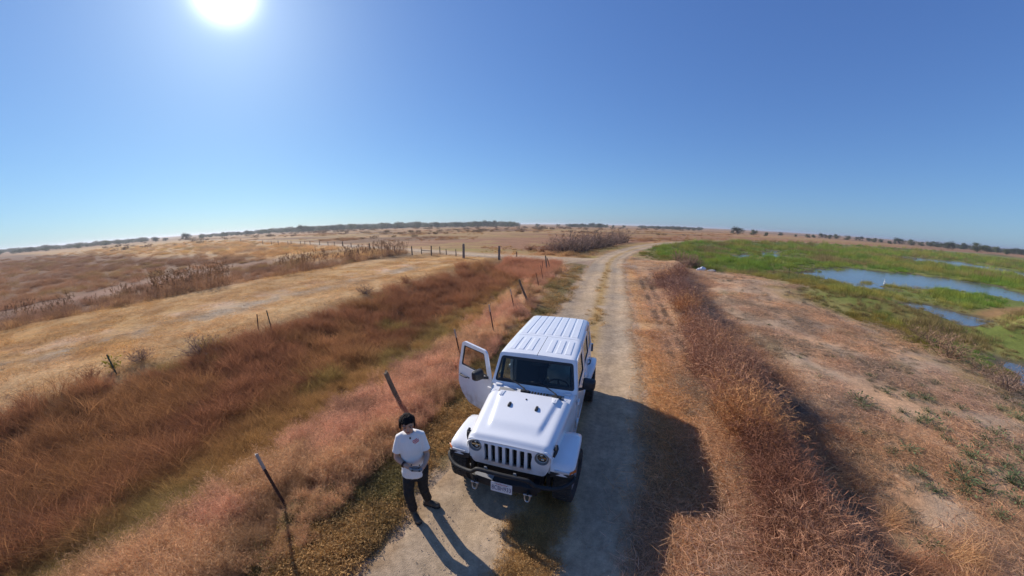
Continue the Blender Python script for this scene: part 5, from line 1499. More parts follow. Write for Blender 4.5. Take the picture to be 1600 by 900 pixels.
for sh, el, wr, ha, s in ((shR, elR, wrR, haR, -1), (shL, elL, wrL, haL, 1)):
    limb(b, [sh - Vector((0, 0, .015)), (sh + el) / 2, el], [.036, .036, .036])
    limb(b, [el, el.lerp(wr, .35), wr], [.038, .040, .026])
    limb(b, [wr, wr.lerp(ha, .6), ha], [.026, .030, .028])
for hip, kn, an in ((hipR, knR, anR), (hipL, knL, anL)):
    limb(b, [hip, hip.lerp(kn, .5), kn], [.070, .062, .048]); limb(b, [kn, kn.lerp(an, .35), an], [.046, .048, .034])
# fingers closing on the grips, thumbs on top
rc = P_(-1.205, 3.270, 1.062)                     # remote centre
ru = (haL - haR).normalized(); rf = Vector((.28, -.90, .33)).normalized(); rn = ru.cross(rf).normalized()
if rn.z < 0: rn = -rn
for ha, s in ((haR, -1), (haL, 1)):
    inw = ru * (-s)
    for k, (ln, off) in enumerate(((.9, .026), (1.0, .008), (.95, -.010), (.78, -.027))):
        a = ha + rf * off * 1.0 - rn * .012
        p1 = a + inw * .030 - rn * .022; p2 = p1 + inw * .026 * ln - rn * .006; p3 = p2 + inw * .016 * ln + rn * .012
        limb(b, [a, p1, p2, p3], [.0115, .0100, .0090, .0080], 8)
    a = ha + rf * .005 + rn * .018; limb(b, [a, a + inw * .022 + rf * .016 + rn * .012, a + inw * .045 + rf * .026 + rn * .004], [.013, .0110, .0095], 8)
body_p = organic('body', b, 'skin', person, .0065, 3)
for s in (-1, 1):
    q = MB(); q.ellipsoid(hc + face * .084 + fside * s * .034 + fup * .004, (.006, .010, .005), 10, 6, rotH); q.build('eye', 'eye_dark', body_p)
    q = MB(); q.tube([hc + face * .088 + fside * s * .014 + fup * .027, hc + face * .090 + fside * s * .034 + fup * .032, hc + face * .078 + fside * s * .056 + fup * .026], [.0035, .0035, .002], 6); q.build('eyebrow', 'brow', body_p)
q = MB(); q.tube([hc + face * .084 - fside * .024 - fup * .064, hc + face * .094 - fup * .062, hc + face * .084 + fside * .024 - fup * .064], [.004, .008, .004], 8); q.build('mouth', 'lip', body_p)
# hair: cap, fringe and locks
b = MB()
b.ellipsoid(hc + fup * .042 - face * .028, (.094, .083, .092), 22, 14, rotH)
b.ellipsoid(hc - face * .058 - fup * .020, (.050, .072, .085), 16, 12, rotH)
hr = np.random.default_rng(5)
for k in range(64):
    a = hr.uniform(-2.7, 2.7); d = (face * math.cos(a) + fside * math.sin(a)); top = hc + fup * (.108 + hr.uniform(0, .018)) + d * .035
    low = .058 + .016 * math.cos(a) if abs(a) < 1.1 else -.045
    e = hc + d * (.098 if abs(a) < 1.2 else .092) + fup * (low + hr.normal(0, .012)) + fside * hr.normal(0, .01)
    m_ = hc + d * .094 + fup * .075
    limb(b, [top, m_, e], [.013, .012, .004], 7)
organic('hair', b, 'hair', person, .0045, 1, .3)

# T-shirt
b = MB()
def ring(c, rx, ry, n=24): return [c + lft * rx * math.cos(t) + fwd * ry * math.sin(t) for t in np.linspace(0, 2 * PI, n, endpoint=False)]
tor = [(P_(-1.310, 3.500, .775), .166, .126), (P_(-1.308, 3.500, .80), .170, .130), (P_(-1.308, 3.498, .95), .162, .126), (P_(-1.310, 3.498, 1.10), .152, .122), (P_(-1.312, 3.500, 1.25), .154, .120), (P_(-1.312, 3.508, 1.345), .150, .108), (P_(-1.314, 3.512, 1.415), .110, .088), (P_(-1.315, 3.512, 1.452), .085, .075)]
b.loft([ring(*q) for q in tor])
for sh, el, s in ((shR, elR, -1), (shL, elL, 1)):
    e = sh.lerp(el, .74)
    limb(b, [sh - lft * s * .07 + Vector((0, 0, .022)), sh - Vector((0, 0, .005)), sh.lerp(el, .4)], [.052, .052, .054], 14)
    b.tube([sh.lerp(el, .2), sh.lerp(el, .5), e], [.053, .058, .062], 14)
def folds(co):
    n = fbm(co[:, 0] * 1.0 + co[:, 1] * .6, co[:, 2] * .55 + co[:, 1] * .3, 9, 3, 61) - .5
    k = sstep(1.35, 1.0, co[:, 2]) * .8 + .25
    c = np.array(P_(-1.31, 3.5, 0)); d = co - c; d[:, 2] = 0; l = np.linalg.norm(d, axis=1)[:, None] + 1e-6
    return co + d / l * (n * .038 * k)[:, None]
shirt = organic('t_shirt', b, 'shirt_white', person, .0085, 5, .5, deform=folds)
q = MB(); q.tube([neck + Vector((0, 0, .012)) + fwd * (.072 * math.cos(t)) + lft * (.075 * math.sin(t)) + Vector((0, 0, -.030 * max(math.cos(t), 0))) for t in np.linspace(0, 2 * PI, 25)], .008, 6); q.build('collar', 'shirt_white', shirt)
def onto_shirt(p, d, off):
    ok, hit, nrm, _ = shirt.ray_cast(p - d * .6, d)
    return (hit + nrm * off) if ok else p
q = MB(); pc = P_(-1.215, 3.40, 1.335)
for r_ in range(3):
    for c_ in range(5):
        if (r_, c_) in ((0, 4), (2, 0)): continue
        u0 = -.034 + c_ * .0145 + r_ * .004; v0 = .024 - r_ * .018 + c_ * .004
        qs = [onto_shirt(pc + lft * (u0 + du) + Vector((0, 0, v0 + dv)), -fwd, .0025) for du, dv in ((0, 0), (.0115, .003), (.0115, .016), (0, .013))]
        q.add(qs, [(0, 1, 2, 3)])
q.build('chest_print', 'print_red', shirt, smooth=0)
q = MB(); q.ellipsoid(P_(-1.275, 3.405, 1.425), (.012, .010, .016)); q.build('microphone', 'eye_dark', shirt)

# trousers
b = MB()
b.loft([ring(*q) for q in ((P_(-1.302, 3.510, .72), .165, .120), (P_(-1.302, 3.512, .80), .172, .125), (P_(-1.302, 3.512, .93), .165, .115), (P_(-1.304, 3.510, .99), .155, .105))])
for hip, kn, an in ((hipR, knR, anR), (hipL, knL, anL)):
    limb(b, [hip + Vector((0, 0, -.04)), hip.lerp(kn, .5), kn, kn.lerp(an, .5), an + Vector((0, 0, .035))], [.092, .084, .070, .066, .064], 14)
def creases(co):
    n = fbm(co[:, 0] * 2 + co[:, 1], co[:, 2] * 3, 7, 3, 71) - .5
    return co + (n * .022)[:, None] * np.array([[.7, -.7, 0]])
organic('trousers', b, 'trousers_black', person, .0085, 4, .5, deform=creases)
# boots
for an, toe in ((anR, P_(-1.275, 3.305, .035)), (anL, P_(-1.055, 3.640, .035))):
    b = MB(); d = (toe - an); d.z = 0; d.normalize(); an0 = Vector((an.x, an.y, .045))
    limb(b, [an0 - d * .045, an0 + d * .08, Vector((toe.x, toe.y, .038)) - d * .035], [.043, .047, .040], 14)
    limb(b, [an0 + Vector((0, 0, .02)), an + Vector((0, 0, .07))], [.046, .050], 12)
    bo = organic('boot', b, 'boot_brown', person, .007, 3)
    q = MB(); sd = Vector((-d.y, d.x, 0)); tip = Vector((toe.x, toe.y, 0)) + d * .004
    ol = [an0 - d * .088, an0 - d * .07 + sd * .040, an0 + d * .05 + sd * .040, tip - d * .07 + sd * .050, tip - d * .02 + sd * .036, tip + d * .004, tip - d * .02 - sd * .036, tip - d * .07 - sd * .050, an0 + d * .05 - sd * .040, an0 - d * .07 - sd * .040]
    q.loft([[Vector((p.x, p.y, .000)) for p in ol], [Vector((p.x, p.y, .024)) for p in ol]]); q.build('boot_sole', 'sole', bo, bevel=.004)
    q = MB(); q.ellipsoid(Vector((toe.x, toe.y, .045)) - d * .045, (.042, .042, .030)); q.build('toe_cap', 'boot_toe', bo)
q = MB()
for k in range(14):
    t = 2 * PI * k / 14; ax1 = (haR - wrR).normalized(); s1 = ax1.cross(Vector((0, 0, 1))).normalized(); s2 = s1.cross(ax1)
    q.ellipsoid(wrR + s1 * .031 * math.cos(t) + s2 * .031 * math.sin(t), (.008, .008, .008), 8, 6)
q.build('bracelet', 'bead_dark', person)
q = MB(); q.tube([wrR - ax1 * .015 + (s1 * math.cos(t) + s2 * math.sin(t)) * .033 for t in np.linspace(0, 2 * PI, 17)], .007, 6); q.build('wristband', 'eye_dark', person)

# the remote control
remote = empty('remote_control', PB + rc)
tag(remote, 'grey remote control with small screen held in both hands', 'remote control')
def rp(u, f, n): return ru * u + rf * f + rn * n
q = MB()
o_ = rounded([(-.085, -.045), (.085, -.045), (.095, .02), (.07, .055), (-.07, .055), (-.095, .02)], .02, 4)
q.loft([[rp(u * k, f * k, n) for u, f in o_] for n, k in ((-.022, .86), (-.014, 1), (.010, 1), (.018, .9))]); q.build('casing', 'remote_grey', remote, smooth=40)
q = MB(); q.loft([[rp(u, f, n) for u, f in rounded([(-.055, -.010), (.055, -.010), (.055, .048), (-.055, .048)], .006)] for n in (.018, .022)]); q.build('display', 'screen', remote)
for s in (-1, 1):
    q = MB(); q.tube([rp(s * .055, -.028, .014), rp(s * .055, -.028, .034)], .005, 8); q.ellipsoid(rp(s * .055, -.028, .038), (.009, .009, .006), 10, 6); q.build('stick', 'sole', remote)
    q = MB(); q.tube([rp(s * .045, .05, -.004), rp(s * .052, .11, .01)], [.008, .007], 8); q.build('antenna', 'sole', remote)
# ------------------------------------------------------------------ fence posts
mat('rust_steel', (0.075, 0.035, 0.025), 0.75, noise=(14, .35))
mat('post_cap', (0.42, 0.37, 0.33), 0.6, noise=(30, .15))
mat('old_wood', (0.17, 0.125, 0.085), 0.9, noise=(9, .35), bump=(25, .7, .02))
mat('grey_wood', (0.19, 0.165, 0.145), 0.9, noise=(8, .35), bump=(22, .7, .02))
mat('green_steel', (0.02, 0.075, 0.055), 0.6, noise=(18, .2))
mat('wire', (0.12, 0.09, 0.08), 0.6, metal=.6)

def t_post(base, top, label, group=None, wh=.28, name='fence_post', color='rust_steel'):
    """rolled steel T-section stake with studs and a pale painted top"""
    b0 = Vector(base); t0 = Vector(top); L = (t0 - b0).length + .25
    o = empty(name, b0); o.rotation_mode = 'QUATERNION'; o.rotation_quaternion = (t0 - b0).to_track_quat('Z', 'Y')
    def sect(z, k=1): return [(x * k, y * k, z) for x, y in ((-.024, .0), (.024, .0), (.024, .006), (.004, .008), (.004, .038), (-.004, .038), (-.004, .008), (-.024, .006))]
    zt = L - .25
    q = MB(); q.loft([sect(-.25), sect(zt - wh)]); 
    for k in range(int(zt / .06)): q.box((-.007, -.008, .03 + k * .06), (.007, .001, .045 + k * .06))
    q.build('stake', color, o, smooth=0)
    if wh > 0:
        q = MB(); q.loft([sect(zt - wh, 1.03), sect(zt, 1.03)]); q.build('painted_top', 'post_cap', o, smooth=0)
    return tag(o, label, 'fence post', group)
def wood_post(base, top, r0, label, group=None, material='old_wood', seed=1, square=False, name='fence_post'):
    """weathered round or split post with an uneven, checked top"""
    b0 = Vector(base); t0 = Vector(top); d = (t0 - b0); L = d.length
    q = MB(); r = np.random.default_rng(seed); n = 8 if not square else 4; ph = r.uniform(0, 6)
    secs = []
    for i in range(7):
        t = i / 6; c = Vector((r.normal(0, .006), r.normal(0, .006), -.3 + (L + .3) * t)); rr = r0 * (1.06 - .18 * t)
        secs.append([c + Vector((math.cos(ph + 2 * PI * k / n) * rr * r.uniform(.86, 1.12), math.sin(ph + 2 * PI * k / n) * rr * r.uniform(.86, 1.12), (r.normal(0, .02) if i == 6 else 0))) for k in range(n)])
    q.loft(secs)
    o = q.build(name, material, None, smooth=40)
    o.location = b0; o.rotation_mode = 'QUATERNION'; o.rotation_quaternion = d.to_track_quat('Z', 'Y')
    return tag(o, label, 'fence post', group)
def gz_(p): return (p[0], p[1], zat(p[0], p[1]))
t_post(gz_((-3.44, 3.38)), (-3.56, 3.27, 1.02), 'rusty steel stake with pale top, nearest to the camera in the dry grass', 'fence posts along the road')
wood_post(gz_((-2.37, 6.15)), (-2.64, 6.04, 1.02), .055, 'leaning brown wooden post just behind the person', 'fence posts along the road', seed=2)
t_post(gz_((-1.63, 9.45)), (-1.78, 9.43, .86), 'pale-topped steel stake beside the open car door', 'fence posts along the road')
t_post(gz_((-0.65, 11.2)), (-.84, 11.18, 1.2), 'pale-topped steel stake just left of the car roof', 'fence posts along the road')
t_post(gz_((0.12, 14.55)), (-.09, 14.55, 1.07), 'pale-topped steel stake beyond the car, next to the crooked post', 'fence posts along the road')
wood_post(gz_((0.84, 16.53)), (.36, 16.54, 1.17), .062, 'crooked dark wooden post tilting over the dry grass beyond the car', 'fence posts along the road', seed=3)
t_post(gz_((1.75, 20.6)), (1.52, 20.6, .92), 'thin dark stake in the pink grass beyond the crooked post', 'fence posts along the road', wh=0)
t_post(gz_((2.25, 22.9)), (2.02, 22.9, 1.1), 'thin dark stake before the braced corner posts', 'fence posts along the road', wh=0)
wood_post(gz_((3.05, 27.6)), (2.86, 27.62, 1.35), .06, 'tall dark corner post with a slanting brace at the road fork', 'fence posts along the road', seed=5, material='old_wood')
wood_post(gz_((3.55, 28.6)), (3.0, 27.75, 1.15), .045, 'slanting wooden brace leaning on the corner post at the fork', 'fence posts along the road', seed=6)
t_post(gz_((2.55, 27.0)), (2.52, 27.0, .95), 'thin stake standing left of the braced corner post', 'fence posts along the road', wh=0)
wood_post(gz_((-5.9, 39.4)), (-5.88, 39.4, 1.66), .15, 'stout tapering grey gate post at the end of the mown strip', 'gate posts', 'grey_wood', 8)
wood_post(gz_((-1.49, 37.4)), (-1.48, 37.4, 1.50), .15, 'square-topped grey gate post behind the reddish grass clump', 'gate posts', 'grey_wood', 9, True)
wood_post(gz_((.58, 40.2)), (.58, 40.2, .62), .07, 'short dark stump post between the gate and the road', 'gate posts', 'old_wood', 10)
FAR = [(-109.4, 115.9, 1.19), (-77.6, 91.2, .97), (-70.1, 86.1, .94), (-64.9, 82.5, .99), (-59, 78.9, .94), (-57, 77.6, .95), (-52.5, 75.1, .95), (-50.4, 73.9, .96), (-48.4, 73.1, .95), (-45.4, 72.4, .96), (-41.4, 69.4, .85), (-38.4, 67, .87), (-35, 64.3, 1.0), (-31.7, 61.6, .82), (-28.3, 58, .73), (-24.4, 54, 1.09), (-20.1, 51.7, .63), (-17.2, 46.7, 1.03), (-16.4, 48.2, .82), (-14, 44.8, 1.02), (-12.7, 45.1, .89), (-10.8, 43.1, 1.19), (-10, 44.8, .93), (-8.8, 43.3, .72), (-7.2, 41.5, .81)]
ORD = 'first second third fourth fifth sixth seventh eighth ninth tenth eleventh twelfth thirteenth fourteenth fifteenth sixteenth seventeenth eighteenth nineteenth twentieth twenty-first twenty-second twenty-third twenty-fourth twenty-fifth'.split()
FAR.sort()
for k, (x, y, zt) in enumerate(FAR):
    near = k >= 17
    o = wood_post((x, y, zat(x, y)), (x - .03 * (k % 3), y, zt), (.095 if zt > .98 else .065) * (1 if near else 1.25),
              'dark post of the far field fence, %s post from the stout gate post' % ORD[len(FAR) - 1 - k], 'far field fence posts', 'old_wood', 30 + k)
q = MB(); q.tube([(-12.7, 45.1, .45), (-10.8, 43.1, .50)], .05, 7); o = q.build('fence_rail', 'old_wood'); tag(o, 'horizontal wooden rail between two posts near the gate', 'fence rail')
t_post(gz_((28.4, 28.7)), (28.35, 28.75, .45), 'dark green steel stake at the edge of the marsh', None, wh=0, color='green_steel', name='marker_stake')
t_post(gz_((-10.52, 12.18)), (-10.60, 12.15, .62), 'greenish thin stake at the ditch edge, the taller of a pair', None, wh=0, color='green_steel', name='marker_stake')
t_post(gz_((-10.95, 11.9)), (-10.93, 11.95, .50), 'thin stake at the ditch edge, the shorter of a pair', None, wh=0, color='rust_steel', name='marker_stake')
t_post(gz_((-12.6, 6.9)), (-12.75, 6.85, .52), 'thin green stake beside the yellow weed at the far ditch edge', None, wh=0, color='green_steel', name='marker_stake')

# ------------------------------------------------------------------ litter by the marsh, the egret
mat('bag_white', (0.72, 0.74, 0.78), 0.5, noise=(6, .08))
mat('concrete', (0.28, 0.26, 0.24), 0.9, noise=(9, .2), bump=(30, .5, .01))
mat('feather', (0.82, 0.82, 0.80), 0.8)
mat('bill', (0.55, 0.36, 0.05), 0.5)
mat('leg_black', (0.02, 0.02, 0.02), 0.6)
for k, (x, y, r, lab) in enumerate(((20.3, 32.3, (.42, .26, .24), 'larger crumpled white plastic sack on the straw by the marsh'), (19.75, 32.1, (.26, .2, .14), 'smaller crumpled white plastic sack beside the larger one'))):
    o = lump('plastic_sack', 'bag_white', None, (0, 0, r[2] * .7), r, 20 + k, .42, 26, 16); o.location = (x, y, zat(x, y)); tag(o, lab, 'sack')
sl = MB(); sl.loft([[(u, v, z) for u, v in rounded([(-.48, -.25), (.45, -.28), (.5, .22), (-.42, .27)], .05)] for z in (-.05, .13)])
o = sl.build('concrete_slab', 'concrete', None, bevel=.015); o.location = (19.6, 29.6, zat(19.6, 29.6)); o.rotation_euler = (.06, -.04, .5); tag(o, 'flat grey concrete slab lying on the straw by the white sacks', 'slab')
eg = empty('egret', (39.3, 26.0, WATER_Z - .03), R(200)); tag(eg, 'slender white wading bird standing in the pond', 'bird')
q = MB(); q.ellipsoid((0, 0, .50), (.24, .085, .10), 16, 10, Matrix.Rotation(R(25), 3, 'Y'))
limb(q, [(.17, 0, .55), (.24, 0, .66), (.17, 0, .76), (.18, 0, .88), (.24, 0, .95)], [.05, .034, .026, .024, .022], 10); q.ellipsoid((.26, 0, .955), (.05, .024, .026)); limb(q, [(-.18, 0, .44), (-.36, 0, .34)], [.06, .02], 8)
organic('body', q, 'feather', eg, .012, 3)
q = MB(); q.tube([(.29, 0, .955), (.40, 0, .935)], [.014, .002], 8); q.build('bill', 'bill', eg)
for s in (-1, 1):
    q = MB(); q.tube([(0, s * .03, .44), (.02, s * .035, .24), (.0, s * .035, .0)], .011, 6); q.build('leg', 'leg_black', eg)

# ------------------------------------------------------------------ far trees
def tree_proto(seed, h, w, dens, material):
    r = np.random.default_rng(seed); root = empty('tree')
    tk = MB(); tk.tube([(0, 0, -.3), (.1, 0, h * .18), (.0, .1, h * .38)], [h * .045, h * .032, h * .022], 8)
    lobes = []
    for k in range(int(9 + 5 * w / h)):
        a = r.uniform(0, 2 * PI); q = w * .34 * math.sqrt(r.uniform()); zc = h * r.uniform(.16, .80) * (1 - .25 * (q / (w * .36)) ** 2)
        c = Vector((math.cos(a) * q, math.sin(a) * q, zc)); lobes.append((c, h * r.uniform(.16, .25)))
        tk.tube([(0, 0, h * .22), Vector((0, 0, h * .25)).lerp(c, .5), c], [h * .02, h * .012, h * .005], 6)
    tk.build('trunk', 'bark', root)
    T = Tuft(seed + 1)
    for c, rr in lobes:
        for _ in range(dens):
            v = r.normal(size=3); v /= np.linalg.norm(v); p = np.array(c) + v * rr * r.uniform(.45, 1.1) * [1.15, 1.15, .85]
            if p[2] < h * .01: continue
            T.leaf(p, r.normal(size=3), v + r.normal(size=3) * .6, h * .055 * r.uniform(.7, 1.5), h * .045 * r.uniform(.7, 1.4), r.uniform(.65, 1.35))
    me = T.mesh('crown', material); c = bpy.data.objects.new('crown', me); COL.objects.link(c); c.parent = root
    return root
PROTO = [tree_proto(400 + i, 8, w, 90, m) for i, (w, m) in enumerate(((11, 'crown_green'), (9, 'crown_olive'), (8, 'crown_dark'), (13, 'crown_dark'), (6.5, 'crown_green')))]
used = set()
def horizon_dir(px):      # bearing of a picture column on the skyline, measured once from the lens
    return float(np.interp(px, HX, HA))
HX = [-184.9, -116.4, -53.7, 4.2, 57.9, 108.0, 155.0, 199.2, 241.1, 281.0, 319.0, 355.4, 390.4, 424.1, 456.7, 488.4, 519.2, 549.2, 578.6, 607.5, 635.8, 663.8, 691.4, 718.8, 746.0, 773.0, 800.0, 827.0, 854.0, 881.2, 908.6, 936.2, 964.2, 992.5, 1021.4, 1050.8, 1080.8, 1111.6, 1143.3, 1175.9, 1209.6, 1244.6, 1281.0, 1319.0, 1358.9, 1400.8, 1445.0, 1492.0, 1542.1, 1595.8, 1653.7, 1716.4, 1784.9]
HA = [-78.0, -75.0, -72.0, -69.0, -66.0, -63.0, -60.0, -57.0, -54.0, -51.0, -48.0, -45.0, -42.0, -39.0, -36.0, -33.0, -30.0, -27.0, -24.0, -21.0, -18.0, -15.0, -12.0, -9.0, -6.0, -3.0, 0.0, 3.0, 6.0, 9.0, 12.0, 15.0, 18.0, 21.0, 24.0, 27.0, 30.0, 33.0, 36.0, 39.0, 42.0, 45.0, 48.0, 51.0, 54.0, 57.0, 60.0, 63.0, 66.0, 69.0, 72.0, 75.0, 78.0]
def far_tree(px, hpx, k, dist, label, group=None, wide=1.0):
    a = R(horizon_dir(px)); x, y = math.sin(a) * dist, math.cos(a) * dist
    hgt = hpx * dist / 509.0 * 1.2
    if k in used: o = copy_tree(PROTO[k])
    else: o = PROTO[k]; used.add(k)
    o.location = (x, y, zat(x, y) - .1); s = hgt / 8.0; o.scale = (s * wide, s * wide, s); o.rotation_euler = (0, 0, px * .37)
    tag(o, label, 'tree', group)
far_tree(1153, 10.5, 3, 330, 'broad dark green tree, the largest one right of the road end', wide=1.25)
far_tree(1178, 8.0, 0, 335, 'rounded green tree just right of the broad dark one', wide=1.0)
far_tree(1197, 6.5, 4, 340, 'small slim green tree standing alone right of the rounded pair', wide=.9)
far_tree(291, 8.5, 3, 420, 'lone dark tree on the skyline above the left field')
far_tree(550, 9.5, 0, 480, 'tallest round tree of the left treeline', wide=1.0)
far_tree(1483, 8.5, 3, 400, 'broad dark tree of the right-hand treeline')
far_tree(1528, 10.0, 0, 380, 'tall rounded tree near the right end of the treeline')
far_tree(937, 7.0, 2, 500, 'dark dense tree above the bushes at the road bend')
gl_ = 'low hazy tree on the far left skyline'
for px, hp in ((30, 4), (47, 5), (70, 4), (120, 4), (165, 5.5), (186, 5), (205, 4.5), (242, 6), (258, 4), (314, 5), (350, 6), (372, 5), (388, 6), (409, 6.5), (420, 7)): far_tree(px, hp, int(px) % 5, 470 + (px * 7) % 120, gl_, 'trees on the far left skyline', 1.3)
gm = 'green tree in the continuous treeline above the far field'
for px, hp in ((448, 6), (462, 6), (474, 8), (487, 6.5), (498, 6), (508, 7.5), (520, 6), (533, 7), (562, 5.5), (574, 7), (588, 5.5), (601, 7), (611, 6), (620, 7.5), (634, 6), (650, 8), (664, 5.5), (682, 6.5), (696, 5.5), (714, 6.5), (724, 7), (735, 6.5), (746, 7.5), (760, 8), (772, 8), (784, 7), (793, 8.5), (800, 7)): far_tree(px, hp * 1.25, (int(px) // 3) % 5, 480 + (px * 13) % 140, gm, 'trees of the treeline beyond the far field', 1.15)
gc_ = 'small tree on the skyline behind the road bend'
for px, hp in ((840, 5), (872, 4), (895, 4.5), (911, 5.5), (924, 6.5), (947, 4.5), (958, 4.5), (975, 4), (1029, 4.5), (1044, 3.5), (1075, 3.5)): far_tree(px, hp, (int(px) // 3) % 5, 560 + (px * 11) % 120, gc_, 'trees on the skyline behind the road bend', 1.25)
gr_ = 'green tree in the treeline beyond the orange plain'
for px, hp in ((1220, 5), (1244, 4), (1263, 5), (1272, 5), (1286, 6), (1297, 5.5), (1307, 6), (1324, 6), (1344, 5.5), (1358, 4.5), (1367, 5.5), (1378, 5), (1392, 4.5), (1406, 7.5), (1425, 7), (1440, 5), (1455, 6), (1468, 5), (1507, 7), (1543, 8.5), (1558, 7.5), (1574, 6.5), (1585, 6), (1597, 6)): far_tree(px, hp, (int(px) // 3) % 5, 420 + (px * 17) % 110, gr_, 'trees of the treeline beyond the plain', 1.15)
# the unbroken scrub and woodland behind them
def scrub_clump(seed):
    T = Tuft(seed); r = T.r
    for _ in range(150):
        v = r.normal(size=3); v /= np.linalg.norm(v); p = v * r.uniform(.5, 1) * [1.6, 1.6, .8] + [0, 0, .8]
        T.leaf(p, r.normal(size=3), v + r.normal(size=3) * .5, r.uniform(.2, .45), r.uniform(.15, .35), r.uniform(.6, 1.35))
    return T
P_scrub = [scrub_clump(500 + i).proto('scrub_pattern', 'leaf_tint') for i in range(3)]
n = 4200
a = R(1) * rng.uniform(-72, 72, n); d_ = rng.uniform(520, 1200, n)
X, Y = np.sin(a) * d_, np.cos(a) * d_; e = fbm(a * 9, a * 0 + 2, 1.0, 4, 511)
keep = (e > .42) | ((a > -.68) & (a < 0))
X, Y, d_, a = X[keep], Y[keep], d_[keep], a[keep]
tn = pick((0.075, 0.09, 0.045), (0.12, 0.105, 0.065), fbm(X, Y, .01, 3, 512))
scatter('far_scrub', P_scrub, X, Y, (.8 + 1.2 * rng.uniform(size=len(X))) * d_ / 520 * (1 + 1.0 * sstep(-.75, -.6, a) * sstep(.05, -.05, a)) * (.6 + .8 * fbm(a * 60, a * 0 + 7, 1.0, 3, 513)), tn, 'dark scrub and woodland along the horizon', gain=1.0)
n = 900
a = R(1) * rng.uniform(-60, 30, n); d_ = rng.uniform(110, 420, n); X, Y = np.sin(a) * d_, np.cos(a) * d_
_, F_ = land(X, Y); keep = (F_['t'] < -8) & (fbm(X, Y * 1.6, .025, 3, 521) > .60)
X, Y, d_ = X[keep], Y[keep], d_[keep]
tn = pick((0.22, 0.13, 0.075), (0.17, 0.12, 0.06), rng.uniform(size=len(X)))
scatter('field_scrub', P_scrub, X, Y, (.5 + .6 * rng.uniform(size=len(X))) * np.clip(d_ / 160, 1, 2.5), tn, 'low brown scrub dotted over the far field', gain=1.0, squash=.7)

# ------------------------------------------------------------------ reeds with plumes along the far edge of the mown strip
def reed(seed, n=7):
    T = Tuft(seed); r = T.r
    for _ in range(n):
        x, y = r.normal(0, .35, 2); h = r.uniform(1.3, 2.2); az = r.normal(-.9, .8); ln = abs(r.normal(.15, .08))
        T.blade(x, y, h, ln, az, .022, r.uniform(.8, 1.2), 3)
        tip = np.array([x + math.sin(az) * ln * h, y + math.cos(az) * ln * h, h])
        for k in range(16):
            t = r.uniform(0, 1); p = tip + np.array([math.sin(az) * .12 * t, math.cos(az) * .12 * t, -.05 - .4 * (1 - t) + .12])
            T.leaf(p, np.array([math.sin(az) * .5, math.cos(az) * .5, .6]) + r.normal(0, .45, 3), r.normal(size=3), r.uniform(.10, .22), r.uniform(.02, .045), r.uniform(.35, .8))
        for k in range(5):
            z = r.uniform(.1, .75) * h; a2 = r.uniform(0, 2 * PI)
            T.leaf((x, y, z), np.array([math.sin(a2), math.cos(a2), .7]), r.normal(size=3), r.uniform(.25, .5), .025, r.uniform(.7, 1.2))
    return T
P_reed = [reed(600 + i).proto('reed_pattern', 'dry_blade') for i in range(4)]
X = rng.uniform(-50, -10, 5200); Y = rng.uniform(-2, 52, 5200)
_, F_ = land(X, Y); L = -F_['t']; e = fbm(X, Y, .22, 3, 531)
keep = (L > 28.0) & (L < 30.2 + 2.2 * (e - .3) * sstep(-14, 2, F_['s'])) & (F_['s'] < 23) & (F_['tb'] < -3) & ((e > .36) | (F_['s'] < -8))
X, Y = X[keep], Y[keep]; sc = np.where(F_['s'][keep] < -6, .62, .9) * (.7 + .5 * rng.uniform(size=len(X)))
scatter('reeds', P_reed, X, Y, sc, pick((0.25, 0.145, 0.095), (0.30, 0.16, 0.08), fbm(X, Y, .3, 2, 532)), 'brown reeds with dark plumes lining the mown strip', gain=1.15)

# ------------------------------------------------------------------ single bushes
def bush_proto(seed, w, h, material):
    root = empty('bush'); T = Tuft(seed); r = T.r
    for _ in range(60):
        p = np.array([r.normal(0, w * .12), r.normal(0, w * .12), 0.0]); d = np.array([r.normal(0, .7), r.normal(0, .7), 1.0]); hh = h * r.uniform(.6, 1.05); pts = [p]
        for k in range(4):
            d = d + r.normal(0, .25, 3); d /= np.linalg.norm(d); pts.append(pts[-1] + d * hh / 4 * [w / h * .8, w / h * .8, 1])
        T.strip(pts, .03 * h, r.uniform(.6, 1.2))
        for k in range(14):
            i = r.integers(2, 5); e = d + r.normal(0, .8, 3); e /= np.linalg.norm(e); l = h * r.uniform(.08, .22)
            T.strip([pts[i], pts[i] + e * l * .5, pts[i] + e * l], .012 * h, r.uniform(.7, 1.4))
    tw = T.mesh('twigs', material); o = bpy.data.objects.new('twigs', tw); COL.objects.link(o); o.parent = root
    st = MB(); 
    for k in range(4): st.tube([(0, 0, -.1), (math.cos(k * 1.6) * w * .1, math.sin(k * 1.6) * w * .1, h * .35)], [.02 * h, .012 * h], 6)
    st.build('stem', 'bark', root)
    return root
foliage_mat('twig_grey', (0.27, 0.175, 0.13), 0.15, tint=False)
foliage_mat('twig_tan', (0.36, 0.225, 0.14), 0.3, tint=False)
foliage_mat('twig_rust', (0.26, 0.12, 0.06), 0.3, tint=False)
BP = [bush_proto(700, 2.0, 1.6, 'twig_grey'), bush_proto(701, 2.2, 1.5, 'twig_grey'), bush_proto(702, 1.8, 1.2, 'twig_tan'), bush_proto(703, 2.2, 1.0, 'twig_tan'), bush_proto(704, 1.6, 1.3, 'twig_rust')]
ub = set()
def bush(x, y, k, s, label, group=None, sz=1.0):
    if k in ub: o = copy_tree(BP[k])
    else: o = BP[k]; ub.add(k)
    o.location = (x, y, zat(x, y) - .03); o.scale = (s, s, s * sz); o.rotation_euler = (0, 0, x * 1.7 + y)
    return tag(o, label, 'bush', group)
